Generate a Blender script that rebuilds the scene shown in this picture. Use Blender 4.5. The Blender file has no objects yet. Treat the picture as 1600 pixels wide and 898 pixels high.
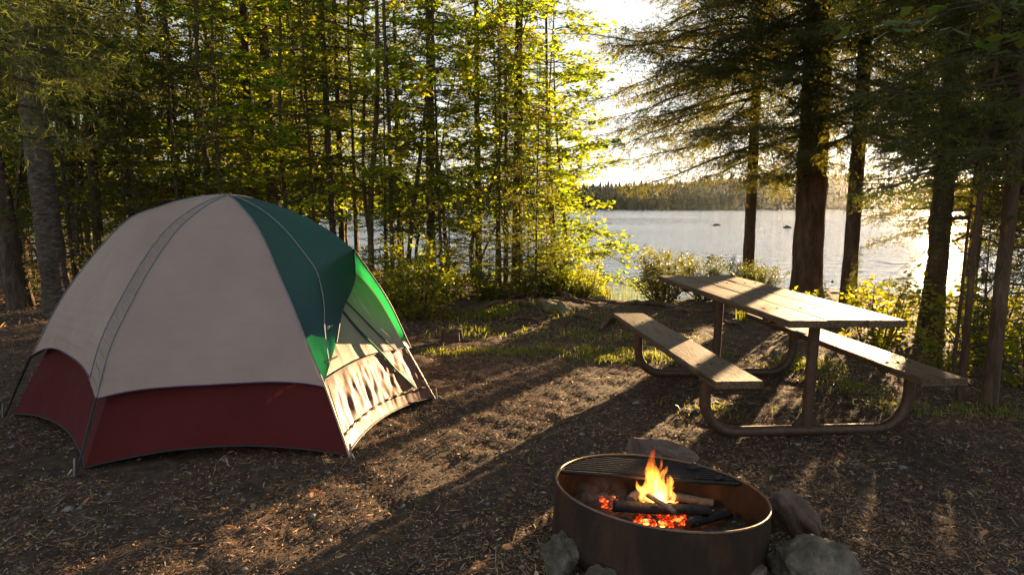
import bpy, math, random
import numpy as np
random.seed(7)
RS = np.random.default_rng(11)
PI = math.pi
sc = bpy.context.scene
col = sc.collection
R_ = math.radians

# ------------------------------------------------------------------ camera geometry
F, H = 960.0, 1.45
TH = math.atan(129/960)
cT, sT = math.cos(TH), math.sin(TH)
def ray(px, py):
    return np.array([px-800., F*cT+(449-py)*sT, -F*sT+(449-py)*cT])
def at(px, py, z=0.0):                      # point of height z seen at a pixel of the photograph
    d = ray(px, py); t = (z-H)/d[2]
    return np.array([d[0]*t, d[1]*t, z])
def atY(px, py, Y):
    d = ray(px, py); t = Y/d[1]
    return np.array([d[0]*t, Y, H+d[2]*t])
def on_plane(px, py, p0, n):
    d = ray(px, py); o = np.array([0, 0, H]); t = np.dot(p0-o, n)/np.dot(d, n)
    return o+d*t
cam = bpy.data.cameras.new('camera'); co = bpy.data.objects.new('camera', cam); col.objects.link(co)
co.location = (0, 0, H); co.rotation_euler = (PI/2-TH, 0, 0)
cam.sensor_width = 36; cam.lens = F/1600*36; cam.clip_start = 0.05; cam.clip_end = 5000
sc.camera = co

SUN_AZ, SUN_EL = R_(35.0), R_(6.5)          # azimuth measured from +Y towards +X
SUNDIR = np.array([math.sin(SUN_AZ)*math.cos(SUN_EL), math.cos(SUN_AZ)*math.cos(SUN_EL), math.sin(SUN_EL)])

# ------------------------------------------------------------------ noise
def _lat(ix, iy, seed):
    n = (ix.astype(np.int64)*374761393 + iy.astype(np.int64)*668265263 + seed*2147483647) & 0xffffffff
    n = ((n ^ (n >> 13))*1274126177) & 0xffffffff
    return ((n ^ (n >> 16)) & 0xffff)/65535.0
def vnoise(x, y, seed=0):
    x = np.asarray(x, float); y = np.asarray(y, float)
    ix = np.floor(x); iy = np.floor(y); fx = x-ix; fy = y-iy
    fx = fx*fx*(3-2*fx); fy = fy*fy*(3-2*fy)
    a = _lat(ix, iy, seed); b = _lat(ix+1, iy, seed); c = _lat(ix, iy+1, seed); d = _lat(ix+1, iy+1, seed)
    return (a*(1-fx)+b*fx)*(1-fy)+(c*(1-fx)+d*fx)*fy-0.5
def fbm(x, y, seed=0, o=4):
    s = 0; a = 1
    for i in range(o):
        s = s+a*vnoise(np.asarray(x)*2**i+i*17.3, np.asarray(y)*2**i-i*9.1, seed+i); a *= .5
    return s
def smooth(e0, e1, x):
    t = np.clip((x-e0)/(e1-e0), 0, 1); return t*t*(3-2*t)

# ------------------------------------------------------------------ geometry collector
class Geo:
    def __init__(s): s.V = []; s.F = []; s.n = 0
    def add(s, V, Fc, mat=0):
        V = np.asarray(V, float).reshape(-1, 3); Fc = np.asarray(Fc, int)
        if len(V) == 0 or len(Fc) == 0: return
        s.V.append(V); s.F.append((Fc+s.n, mat)); s.n += len(V)
    def build(s, name, mats, parent=None, smooth=False, loc=None):
        me = bpy.data.meshes.new(name)
        V = np.concatenate(s.V)
        me.vertices.add(len(V)); me.vertices.foreach_set('co', V.astype(np.float32).ravel())
        li = np.concatenate([f.ravel() for f, m in s.F])
        tot = np.concatenate([np.full(len(f), f.shape[1]) for f, m in s.F])
        mi = np.concatenate([np.full(len(f), m) for f, m in s.F])
        st = np.concatenate([[0], np.cumsum(tot)[:-1]])
        me.loops.add(len(li)); me.loops.foreach_set('vertex_index', li.astype(np.int32))
        me.polygons.add(len(tot)); me.polygons.foreach_set('loop_start', st.astype(np.int32))
        me.polygons.foreach_set('loop_total', tot.astype(np.int32))
        me.polygons.foreach_set('material_index', mi.astype(np.int32))
        if smooth: me.polygons.foreach_set('use_smooth', np.ones(len(tot), bool))
        if not isinstance(mats, (list, tuple)): mats = [mats]
        for m in mats: me.materials.append(m)
        me.update(calc_edges=True); me.validate()
        o = bpy.data.objects.new(name, me); col.objects.link(o)
        if parent: o.parent = parent
        if loc is not None: o.location = loc
        return o

def tube(g, pts, rad, sides=6, mat=0, cap=True, wob=0, seed=0, ell=None):
    pts = np.asarray(pts, float); n = len(pts)
    rad = np.broadcast_to(np.asarray(rad, float), (n,))
    d = np.gradient(pts, axis=0); d /= np.linalg.norm(d, axis=1)[:, None]+1e-9
    up = np.array([0, 0, 1.]) if abs(d[0][2]) < .9 else np.array([0, 1., 0])
    u = np.cross(d, up); bad = np.linalg.norm(u, axis=1) < 1e-3
    u[bad] = np.cross(d[bad], [1., 0, 0]); 
    for i in range(1, n):
        u[i] = u[i-1]-d[i]*np.dot(u[i-1], d[i])
        u[i] /= np.linalg.norm(u[i])+1e-9
    u[0] /= np.linalg.norm(u[0])+1e-9
    v = np.cross(d, u)
    a = np.arange(sides)*2*PI/sides
    ra = rad[:, None]*np.ones(sides)[None]
    if wob:
        rr = np.random.default_rng(seed); ra = ra*(1+wob*rr.normal(size=(n, sides)))
    P = pts[:, None, :]+ra[..., None]*(np.cos(a)[None, :, None]*u[:, None, :]+np.sin(a)[None, :, None]*v[:, None, :])
    i, j = np.meshgrid(np.arange(n-1), np.arange(sides), indexing='ij')
    k = (j+1) % sides
    Fq = np.stack([i*sides+j, i*sides+k, (i+1)*sides+k, (i+1)*sides+j], -1).reshape(-1, 4)
    g.add(P.reshape(-1, 3), Fq, mat)
    if cap:
        g.add(P[0], [list(range(sides))[::-1]], mat); g.add(P[-1], [list(range(sides))], mat)

def box(g, c, s, mat=0, bev=0.004, rz=0):
    """bevelled box (chamfered edges), centre c, full size s"""
    hx, hy, hz = [q/2 for q in s]; b = min(bev, hx*.9, hy*.9, hz*.9)
    V = []; idx = {}
    for sx in (-1, 1):
        for sy in (-1, 1):
            for sz in (-1, 1):
                for ax in range(3):
                    p = [sx*(hx-b), sy*(hy-b), sz*(hz-b)]
                    p[ax] = (sx*hx, sy*hy, sz*hz)[ax]
                    idx[(sx, sy, sz, ax)] = len(V); V.append(p)
    Fq = []; Ft = []
    for ax in range(3):
        o1, o2 = [(1, 2), (0, 2), (0, 1)][ax]
        for s_ in (-1, 1):
            q = []
            for a, b_ in ((-1, -1), (1, -1), (1, 1), (-1, 1)):
                k = [0, 0, 0]; k[ax] = s_; k[o1] = a; k[o2] = b_; q.append(idx[(*k, ax)])
            Fq.append(q)
    for ax in range(3):
        o1, o2 = [(1, 2), (0, 2), (0, 1)][ax]
        for a in (-1, 1):
            for b_ in (-1, 1):
                k1 = [0, 0, 0]; k1[o1] = a; k1[o2] = b_; k2 = list(k1); k1[ax] = -1; k2[ax] = 1
                Fq.append([idx[(*k1, o1)], idx[(*k2, o1)], idx[(*k2, o2)], idx[(*k1, o2)]])
    for sx in (-1, 1):
        for sy in (-1, 1):
            for sz in (-1, 1):
                Ft.append([idx[(sx, sy, sz, 0)], idx[(sx, sy, sz, 1)], idx[(sx, sy, sz, 2)]])
    V = np.array(V); cc, ss = math.cos(rz), math.sin(rz)
    V = np.stack([V[:, 0]*cc-V[:, 1]*ss, V[:, 0]*ss+V[:, 1]*cc, V[:, 2]], 1)+np.array(c)
    g.add(V, Fq, mat); g.V.append(np.zeros((0, 3))); g.F.append((np.array(Ft)+g.n-len(V), mat))

def gridmesh(g, P, mat=0):
    n, m = P.shape[:2]
    i, j = np.meshgrid(np.arange(n-1), np.arange(m-1), indexing='ij')
    g.add(P.reshape(-1, 3), np.stack([i*m+j, i*m+j+1, (i+1)*m+j+1, (i+1)*m+j], -1).reshape(-1, 4), mat)

def fixnormals(o):
    import bmesh
    bm = bmesh.new(); bm.from_mesh(o.data); bmesh.ops.recalc_face_normals(bm, faces=bm.faces[:]); bm.to_mesh(o.data); bm.free()

def tag(o, label=None, cat=None, group=None, kind=None):
    if label: o['label'] = label
    if cat: o['category'] = cat
    if group: o['group'] = group
    if kind: o['kind'] = kind
    return o
def empty(name, loc=(0, 0, 0), rz=0):
    o = bpy.data.objects.new(name, None); col.objects.link(o); o.location = loc; o.rotation_euler = (0, 0, rz)
    o.empty_display_size = .2
    return o
def catmull(P, n):
    P = np.asarray(P, float); Q = np.vstack([2*P[0]-P[1], P, 2*P[-1]-P[-2]])
    out = []
    for t in np.linspace(0, len(P)-1, n*4):
        i = min(int(t), len(P)-2); f = t-i
        a, b, c, d = Q[i], Q[i+1], Q[i+2], Q[i+3]
        out.append(.5*((2*b)+(-a+c)*f+(2*a-5*b+4*c-d)*f*f+(-a+3*b-3*c+d)*f**3))
    out = np.array(out); s = np.concatenate([[0], np.cumsum(np.linalg.norm(np.diff(out, axis=0), axis=1))])
    tt = np.linspace(0, s[-1], n)
    return np.stack([np.interp(tt, s, out[:, k]) for k in range(P.shape[1])], 1)

# ------------------------------------------------------------------ materials
class NT:
    def __init__(s, name):
        s.m = bpy.data.materials.new(name); s.m.use_nodes = True; s.t = s.m.node_tree
        s.t.nodes.clear(); s.out = s.t.nodes.new('ShaderNodeOutputMaterial')
    def n(s, typ, **kw):
        x = s.t.nodes.new(typ)
        for k, v in kw.items():
            if k.startswith('i_'):
                x.inputs[int(k[2:]) if k[2:].isdigit() else k[2:].replace('_', ' ')].default_value = v
            else: setattr(x, k, v)
        return x
    def l(s, a, b): s.t.links.new(a, b)
    def coords(s, kind='Object', scale=(1, 1, 1)):
        tc = s.n('ShaderNodeTexCoord'); mp = s.n('ShaderNodeMapping'); mp.inputs['Scale'].default_value = scale
        s.l(tc.outputs[kind], mp.inputs[0]); return mp.outputs[0]
    def noise(s, vec, scale, detail=4, rough=.6, dist=0):
        x = s.n('ShaderNodeTexNoise'); x.inputs['Scale'].default_value = scale; x.inputs['Detail'].default_value = detail
        x.inputs['Roughness'].default_value = rough; x.inputs['Distortion'].default_value = dist
        s.l(vec, x.inputs['Vector']); return x.outputs['Fac']
    def ramp(s, fac, stops):
        r = s.n('ShaderNodeValToRGB'); el = r.color_ramp.elements
        while len(el) < len(stops): el.new(.5)
        for e, (p, c) in zip(el, stops): e.position = p; e.color = (*c, 1) if len(c) == 3 else c
        s.l(fac, r.inputs[0]); return r.outputs[0]
    def bump(s, h, strength, dist=.01, prev=None):
        b = s.n('ShaderNodeBump'); b.inputs['Strength'].default_value = strength; b.inputs['Distance'].default_value = dist
        s.l(h, b.inputs['Height'])
        if prev: s.l(prev, b.inputs['Normal'])
        return b.outputs[0]
    def bsdf(s, color, rough=.7, normal=None, metal=0, spec=.5):
        b = s.n('ShaderNodeBsdfPrincipled')
        if isinstance(color, tuple): b.inputs['Base Color'].default_value = (*color, 1)
        else: s.l(color, b.inputs['Base Color'])
        if isinstance(rough, (int, float)): b.inputs['Roughness'].default_value = rough
        else: s.l(rough, b.inputs['Roughness'])
        b.inputs['Metallic'].default_value = metal; b.inputs['Specular IOR Level'].default_value = spec
        if normal: s.l(normal, b.inputs['Normal'])
        return b
    def surf(s, o): s.l(o if not hasattr(o, 'outputs') else o.outputs[0], s.out.inputs['Surface']); return s.m

def leaf_mat(name, cols, tcols, mixf=.5, rough=.5, spec=.4):
    t = NT(name); g = t.n('ShaderNodeNewGeometry'); oi = t.n('ShaderNodeObjectInfo')
    a = t.n('ShaderNodeMath', operation='MULTIPLY_ADD'); t.l(oi.outputs['Random'], a.inputs[0]); a.inputs[1].default_value = .3
    m = t.n('ShaderNodeMath', operation='MULTIPLY'); t.l(g.outputs['Random Per Island'], m.inputs[0]); m.inputs[1].default_value = .7
    t.l(m.outputs[0], a.inputs[2])
    k = len(cols)-1
    c = t.ramp(a.outputs[0], [(i/k, q) for i, q in enumerate(cols)])
    c2 = t.ramp(a.outputs[0], [(i/k, q) for i, q in enumerate(tcols)])
    b = t.bsdf(c, rough, spec=spec); tr = t.n('ShaderNodeBsdfTranslucent'); t.l(c2, tr.inputs[0])
    mx = t.n('ShaderNodeMixShader'); mx.inputs[0].default_value = mixf; t.l(b.outputs[0], mx.inputs[1]); t.l(tr.outputs[0], mx.inputs[2])
    return t.surf(mx)

def fabric(name, col_, tcol, mixf, wr=.5, scale=(1, 1, 1), streak=None, rough=.55, spec=.3):
    t = NT(name); v = t.coords('Object', scale)
    n1 = t.noise(v, 3.0, 3, .55); n2 = t.noise(v, 22, 3, .6)
    big = t.n('ShaderNodeMix', data_type='RGBA'); big.inputs[6].default_value = (*[q*.80 for q in col_], 1); big.inputs[7].default_value = (*[min(1, q*1.15) for q in col_], 1)
    t.l(n1, big.inputs[0])
    nb = t.bump(n1, .5*wr, .05); nb = t.bump(n2, .25*wr, .01, nb)
    if streak:
        v3 = t.coords('Object', streak); n3 = t.noise(v3, 1.0, 2, .5); nb = t.bump(n3, .5, .02, nb)
    b = t.bsdf(big.outputs[2], rough, nb, spec=spec)
    tr = t.n('ShaderNodeBsdfTranslucent'); tr.inputs[0].default_value = (*tcol, 1); t.l(nb, tr.inputs['Normal'])
    mx = t.n('ShaderNodeMixShader'); mx.inputs[0].default_value = mixf; t.l(b.outputs[0], mx.inputs[1]); t.l(tr.outputs[0], mx.inputs[2])
    return t.surf(mx)

def bark_mat(name, c1, c2, c3, sc_=14, horiz=False, moss=None):
    t = NT(name); v = t.coords('Object', (1, 1, .22) if not horiz else (1, 1, 3.2)); v2 = t.coords('Object', (1, 1, 1))
    n1 = t.noise(v, sc_, 6, .7, 1.2); n2 = t.noise(v2, 2.2, 3, .6); n3 = t.noise(v, sc_*3.5, 3, .7)
    c = t.ramp(n1, [(.28, c1), (.5, c2), (.72, c3)])
    mx = t.n('ShaderNodeMix', data_type='RGBA', blend_type='MULTIPLY'); mx.inputs[0].default_value = .75; t.l(c, mx.inputs[6])
    g = t.ramp(n2, [(.3, (.55, .5, .45)), (.7, (1.1, 1.1, 1.1))]); t.l(g, mx.inputs[7])
    nb = t.bump(n1, 1.0, .03); nb = t.bump(n3, .6, .008, nb)
    return t.surf(t.bsdf(mx.outputs[2], .85, nb, spec=.25))

def simple(name, c, rough=.6, metal=0, ns=20, amt=.3, bump=.2, spec=.5, bd=.005):
    t = NT(name); v = t.coords(); n = t.noise(v, ns, 5, .65)
    r = t.ramp(n, [(.25, tuple(q*(1-amt) for q in c)), (.75, tuple(min(1, q*(1+amt)) for q in c))])
    return t.surf(t.bsdf(r, rough, t.bump(n, bump, bd), metal, spec))

M = {}
M['needle'] = leaf_mat('spruce_needles', [(.022, .036, .010), (.040, .060, .014), (.065, .085, .018)], [(.08, .11, .010), (.18, .20, .014), (.32, .30, .02)], .45)
M['needle_warm'] = leaf_mat('lakeside_needles', [(.022, .032, .010), (.040, .050, .013), (.080, .062, .018)], [(.09, .12, .012), (.19, .20, .018), (.36, .25, .03)], .45)
M['pine'] = leaf_mat('pine_needles', [(.022, .045, .008), (.04, .07, .012), (.07, .09, .018)], [(.16, .22, .02), (.26, .30, .03), (.34, .34, .05)], .5)
M['leaf'] = leaf_mat('broad_leaves', [(.05, .085, .012), (.08, .11, .014), (.12, .12, .015), (.16, .11, .012)], [(.20, .36, .016), (.33, .48, .018), (.52, .55, .02), (.64, .44, .02)], .62)
M['leaf_low'] = leaf_mat('undergrowth_leaves', [(.06, .09, .012), (.10, .12, .015), (.16, .13, .015)], [(.28, .40, .014), (.45, .50, .018), (.60, .50, .02)], .6)
M['leaf_olive'] = leaf_mat('shrub_leaves', [(.045, .06, .014), (.07, .08, .018), (.11, .10, .022)], [(.12, .15, .015), (.20, .22, .02), (.30, .27, .025)], .45)
M['leaf_dark'] = leaf_mat('maple_leaves', [(.03, .07, .02), (.05, .10, .02), (.08, .10, .02)], [(.10, .22, .03), (.18, .28, .03), (.30, .28, .03)], .35)
M['grass'] = leaf_mat('grass_blades', [(.07, .11, .012), (.12, .15, .02), (.20, .17, .03)], [(.20, .29, .015), (.32, .36, .02), (.42, .35, .05)], .5)
M['bark'] = bark_mat('conifer_bark', (.030, .020, .014), (.085, .058, .040), (.17, .13, .095))
M['bark_warm'] = bark_mat('lakeside_bark', (.035, .022, .014), (.11, .068, .042), (.20, .13, .085), 11)
M['birch'] = bark_mat('birch_bark', (.018, .012, .01), (.10, .075, .06), (.26, .22, .185), 9, True)
M['stem'] = bark_mat('sapling_bark', (.045, .030, .02), (.12, .085, .055), (.22, .17, .12), 20)
M['twig'] = simple('dead_twigs', (.055, .038, .026), .9, ns=30)
# ground
t = NT('forest_ground'); v = t.coords('Object'); n1 = t.noise(v, 1.1, 4, .6); n2 = t.noise(v, 14, 6, .75); n3 = t.noise(v, 70, 4, .7)
c = t.ramp(n2, [(.30, (.020, .014, .010)), (.50, (.062, .042, .029)), (.68, (.15, .095, .060)), (.85, (.28, .18, .115))])
mx = t.n('ShaderNodeMix', data_type='RGBA', blend_type='MULTIPLY'); mx.inputs[0].default_value = .8; t.l(c, mx.inputs[6])
t.l(t.ramp(n1, [(.3, (.6, .6, .62)), (.7, (1.15, 1.05, .95))]), mx.inputs[7])
nb = t.bump(n2, .9, .03); nb = t.bump(n3, .8, .012, nb)
M['ground'] = t.surf(t.bsdf(mx.outputs[2], .9, nb, spec=.25))
# litter
def litter(name, stops, rough=.7):
    t = NT(name); g = t.n('ShaderNodeNewGeometry')
    c = t.ramp(g.outputs['Random Per Island'], stops)
    b = t.bsdf(c, rough, spec=.4); tr = t.n('ShaderNodeBsdfTranslucent'); t.l(c, tr.inputs[0])
    m = t.n('ShaderNodeMixShader'); m.inputs[0].default_value = .2; t.l(b.outputs[0], m.inputs[1]); t.l(tr.outputs[0], m.inputs[2])
    return t.surf(m)
M['litter'] = litter('wood_chips', [(0, (.05, .035, .024)), (.35, (.15, .085, .048)), (.65, (.31, .175, .092)), (.93, (.42, .25, .13)), (1, (.48, .34, .22))])
M['fallen'] = litter('fallen_leaves', [(0, (.22, .10, .04)), (.4, (.30, .17, .08)), (.75, (.42, .14, .03)), (1, (.5, .42, .30))])
M['pebble'] = simple('pebbles', (.16, .15, .14), .8, ns=40)
# rock
t = NT('granite'); v = t.coords(); n1 = t.noise(v, 6, 6, .7); n2 = t.noise(v, 38, 5, .7)
c = t.ramp(n1, [(.3, (.030, .024, .017)), (.48, (.095, .078, .056)), (.7, (.25, .20, .15))])
M['rock'] = t.surf(t.bsdf(c, .85, t.bump(n2, .9, .012, t.bump(n1, 1.0, .05)), spec=.3))
t = NT('pink_stone'); v = t.coords(); n1 = t.noise(v, 7, 6, .7); n2 = t.noise(v, 40, 5, .7)
c = t.ramp(n1, [(.25, (.05, .030, .022)), (.5, (.12, .075, .055)), (.75, (.20, .14, .11))])
M['pinkrock'] = t.surf(t.bsdf(c, .85, t.bump(n2, .5, .006, t.bump(n1, .7, .02)), spec=.3))
t = NT('mossy_stone'); v = t.coords(); n1 = t.noise(v, 5, 6, .7); n2 = t.noise(v, 30, 5, .7)
c = t.ramp(n1, [(.3, (.06, .09, .015)), (.5, (.12, .10, .05)), (.75, (.22, .20, .16))])
M['moss'] = t.surf(t.bsdf(c, .95, t.bump(n2, .8, .01), spec=.2))
# weathered wood, grain along local Y
t = NT('weathered_wood'); v = t.coords('Object', (1, .06, 1)); v2 = t.coords('Object', (1, .35, 1)); oi = t.n('ShaderNodeObjectInfo')
ad = t.n('ShaderNodeVectorMath', operation='ADD'); t.l(v, ad.inputs[0]); t.l(oi.outputs['Random'], ad.inputs[1])
n1 = t.noise(ad.outputs[0], 60, 5, .7, 1.0); n2 = t.noise(v2, 5, 4, .6); n3 = t.noise(ad.outputs[0], 220, 3, .6)
c = t.ramp(n1, [(.34, (.030, .020, .013)), (.47, (.090, .062, .040)), (.66, (.175, .122, .078))])
mx = t.n('ShaderNodeMix', data_type='RGBA', blend_type='MULTIPLY'); mx.inputs[0].default_value = .8; t.l(c, mx.inputs[6])
t.l(t.ramp(n2, [(.3, (.60, .54, .48)), (.65, (1.15, 1.08, .98))]), mx.inputs[7])
rg = t.ramp(n2, [(.3, (.48, .48, .48)), (.7, (.75, .75, .75))])
M['wood'] = t.surf(t.bsdf(mx.outputs[2], rg, t.bump(n3, .5, .003, t.bump(n1, .7, .005)), spec=.2))
M['steel'] = simple('rusty_brown_steel', (.075, .042, .026), .55, .3, 30, .45, .3, .5, .002)
t = NT('rusted_fire_ring_steel'); v = t.coords('Object', (1, 1, .35)); n1 = t.noise(v, 5, 6, .7, .5); n2 = t.noise(t.coords(), 45, 5, .7)
c = t.ramp(n1, [(.30, (.010, .007, .006)), (.48, (.026, .014, .009)), (.62, (.060, .027, .013)), (.78, (.10, .045, .02))])
M['ringsteel'] = t.surf(t.bsdf(c, .7, t.bump(n2, .6, .003, t.bump(n1, .3, .006)), .2, .4))
M['rim'] = simple('worn_rim_steel', (.17, .105, .062), .45, .6, 40, .35, .3, .5, .002)
M['grate'] = simple('sooty_grate_steel', (.022, .018, .016), .5, .5, 50, .5, .3)
M['bolt'] = simple('dark_bolt', (.03, .026, .022), .6, .5)
M['metal'] = simple('stake_metal', (.45, .42, .38), .35, .9)
M['char'] = simple('charred_wood', (.012, .011, .011), .7, 0, 35, .6, .9, .4, .012)
M['ashwood'] = simple('ash_coated_wood', (.12, .11, .10), .9, 0, 30, .6, .8, .3, .01)
M['ash'] = simple('ash_bed', (.06, .052, .047), .95, 0, 24, .6, .9, .2, .02)
# tent
M['beige'] = fabric('beige_fly_fabric', (.325, .232, .198), (.36, .22, .16), .08, .9, streak=(1, 1, 16))
M['sleeve'] = fabric('grey_sleeve_fabric', (.27, .20, .165), (.3, .2, .14), .10, .4)
M['green'] = fabric('dark_green_fly_fabric', (.022, .044, .058), (.04, .60, .17), .22, .35)
M['red'] = fabric('dark_red_tent_fabric', (.082, .012, .012), (.18, .02, .012), .03, .9, rough=.8, spec=.12)
M['dusty'] = fabric('dusty_red_door_fabric', (.19, .080, .055), (.3, .1, .06), .12, .8)
M['cream'] = fabric('cream_window_fabric', (.32, .26, .20), (.38, .30, .21), .15, .4)
M['seam'] = simple('grey_seam_tape', (.16, .17, .19), .7)
M['purple'] = simple('purple_piping', (.035, .015, .05), .6)
M['black'] = simple('black_webbing', (.012, .011, .012), .65)
M['paletube'] = simple('pale_pole', (.40, .31, .22), .4, .2)
M['floorcloth'] = simple('black_groundsheet', (.012, .012, .014), .6)
# water
t = NT('lake_water'); v = t.coords('Object', (.55, 1.0, 1)); n1 = t.noise(v, 1.5, 4, .62, .4); n2 = t.noise(v, 6.5, 3, .6, .3); n0 = t.noise(t.coords('Object', (.02, .06, 1)), 1.0, 3, .5)
nb = t.bump(n1, 1.0, .055); nb = t.bump(n2, .8, .016, nb)
rg = t.ramp(n0, [(.35, (.06, .06, .06)), (.65, (.16, .16, .16))])
wb = t.bsdf((.030, .055, .075), rg, nb, spec=.5); wb.inputs['IOR'].default_value = 1.333
M['water'] = t.surf(wb)
M['farneedle'] = leaf_mat('far_needles', [(.016, .030, .016), (.022, .038, .020), (.032, .046, .022)], [(.03, .05, .02), (.04, .06, .02), (.05, .06, .02)], .08, rough=.9, spec=.05)

# ------------------------------------------------------------------ world, sun
SKYK = 2.2
w = bpy.data.worlds.new('World'); sc.world = w; w.use_nodes = True
nt = w.node_tree; bg = nt.nodes['Background']; sky = nt.nodes.new('ShaderNodeTexSky'); sky.sky_type = 'NISHITA'
sky.sun_disc = False; sky.sun_elevation = SUN_EL; sky.sun_rotation = SUN_AZ; sky.air_density = 1.0; sky.dust_density = .35; sky.ozone_density = 1.0
hs = nt.nodes.new('ShaderNodeHueSaturation'); hs.inputs['Saturation'].default_value = .72; nt.links.new(sky.outputs[0], hs.inputs['Color'])
# soft shoulder of the sky brightness near the sun: c / (1 + c/k)
dv = nt.nodes.new('ShaderNodeVectorMath'); dv.operation = 'MULTIPLY_ADD'; dv.inputs[1].default_value = (1/SKYK,)*3; dv.inputs[2].default_value = (1, 1, 1)
qv = nt.nodes.new('ShaderNodeVectorMath'); qv.operation = 'DIVIDE'
nt.links.new(hs.outputs[0], dv.inputs[0]); nt.links.new(hs.outputs[0], qv.inputs[0]); nt.links.new(dv.outputs[0], qv.inputs[1])
nt.links.new(qv.outputs[0], bg.inputs[0]); bg.inputs[1].default_value = .115
sl = bpy.data.lights.new('sun', 'SUN'); sl.energy = 5.0; sl.angle = R_(.6); sl.color = (1, .66, .33)
so = bpy.data.objects.new('sun', sl); col.objects.link(so)
from mathutils import Vector
so.rotation_euler = Vector(-SUNDIR).to_track_quat('-Z', 'Y').to_euler(); so.location = (30, 40, 15)
sc.view_settings.view_transform = 'Standard'; sc.view_settings.look = 'None'; sc.view_settings.gamma = 1
sc.view_settings.exposure = 2.75
sc.cycles.max_bounces = 8; sc.cycles.diffuse_bounces = 3; sc.cycles.glossy_bounces = 3; sc.cycles.transmission_bounces = 4
sc.cycles.volume_bounces = 0; sc.cycles.sample_clamp_indirect = 6; sc.cycles.sample_clamp_direct = 0
sc.cycles.caustics_reflective = False; sc.cycles.caustics_refractive = False
sc.cycles.use_denoising = True

# ------------------------------------------------------------------ terrain
SX = [-400, -120, -60, -25, -14, -8, -4, -1.5, .2, 1.0, 2.0, 3.2, 4.0, 5.0, 7, 10, 30, 120, 400]
SY = [60, 50, 30, 19.5, 17.5, 16.2, 14.8, 13.2, 11.0, 9.6, 9.2, 9.7, 10.7, 10.9, 9.8, 9.8, 13, 16, 30]
WATER = -.62
def shore(x): return np.interp(x, SX, SY)+.25*fbm(np.asarray(x)*.7, 0*np.asarray(x)+3.3, 5, 2)
def ground(x, y):
    x = np.asarray(x, float); y = np.asarray(y, float)
    r = np.hypot(x, y)
    base = .05*fbm(x*.35, y*.35, 1, 2)*smooth(4, 8, r)
    micro = (.020*fbm(x*3.1, y*3.1, 9, 3)+.017*fbm(x*11, y*11, 21, 2))*np.clip(1.2-r/40, 0, 1)
    mound = .13*np.exp(-((x-.6)/1.1)**2-((y-8.3)/.8)**2)
    d = y-shore(x)
    drop = -1.5*smooth(-.15, 2.2, d)
    lake = -2.5*smooth(2, 20, d)
    fw = 285+18*fbm(x*.012, 0*x, 3, 3)
    far = (3.4+np.clip(19+15*fbm(x*.0045, y*.004, 41, 4), 7, 30)*smooth(0, 260, y-fw))*smooth(-18, 6, y-fw)
    far = far*1.0
    out = (base+micro+mound)*(1-smooth(-.1, 1.5, d))+drop+lake
    out = np.where(y > 150, -4+far, out)
    side = smooth(260, 420, np.abs(x))*(y > 60)*10
    return np.where(y > 60, np.maximum(out, -4+side), out)
def gh(x, y): return float(ground(np.array([x]), np.array([y]))[0])
def axis(a, b, step, lo, hi):
    c = list(np.arange(a, b+step/2, step)); s = step; q = c[-1]
    while q < hi: s *= 1.16; q += s; c.append(q)
    s = step; q = c[0]; pre = []
    while q > lo: s *= 1.16; q -= s; pre.append(q)
    return np.array(pre[::-1]+c)
xs = axis(-6, 6.5, .045, -1600, 1600); ys = np.concatenate([axis(1.6, 11.5, .045, -120, 270), np.arange(274, 420, 6.), np.arange(430, 1700, 60.)])
ys = np.unique(ys)
X, Y = np.meshgrid(xs, ys, indexing='ij'); Z = ground(X, Y)
g = Geo(); gridmesh(g, np.stack([X, Y, Z], -1)[:, ::-1]); gr = g.build('ground', M['ground'], smooth=True); tag(gr, kind='structure')
gr['label'] = 'dark campsite soil of dirt and needles sloping down to the lake'
g = Geo()
wx = np.linspace(-900, 900, 9); wy = np.array([7, 60, 120, 200, 320.]); X, Y = np.meshgrid(wx, wy, indexing='ij')
gridmesh(g, np.stack([X, Y, X*0+WATER], -1)[:, ::-1]); wo = g.build('lake_water', M['water']); tag(wo, kind='structure')

# ------------------------------------------------------------------ far shore forest
def conifer_clump(n):
    g = Geo()
    xs_ = RS.uniform(-330, 420, n); fw = 285+18*fbm(xs_*.012, 0*xs_, 3, 3)
    yy = fw+4+RS.uniform(0, 1, n)**1.5*150
    zz = ground(xs_, yy)-.5; hh = RS.uniform(5.5, 9.5, n)*(1+.12*RS.normal(size=n)); rr = hh*RS.uniform(.22, .36, n)
    k = 6
    for tier in range(4):
        z0 = zz+hh*(.08+.22*tier); z1 = zz+hh*(.45+.20*tier); z1 = np.minimum(z1, zz+hh); r0 = rr*(1-.22*tier)
        a = RS.uniform(0, 6.28, n)[:, None]+np.arange(k)[None]*2*PI/k
        ra = r0[:, None]*RS.uniform(.55, 1.25, (n, k)); zb = z0[:, None]-RS.uniform(-.3, .6, (n, k))
        ring = np.stack([xs_[:, None]+ra*np.cos(a), yy[:, None]+ra*np.sin(a), zb], -1)
        top = np.stack([xs_, yy, z1], -1)[:, None]
        V = np.concatenate([ring, top], 1)
        b = np.arange(n)[:, None]*(k+1); j = np.arange(k)
        Ft = np.stack([b+j, b+(j+1) % k, np.broadcast_to(b+k, (n, k))], -1).reshape(-1, 3)
        g.add(V.reshape(-1, 3), Ft)
    return g
o = conifer_clump(13000).build('far_forest', M['farneedle']); tag(o, 'hazy dark conifer forest along the far shore of the lake', 'forest', kind='stuff')

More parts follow.
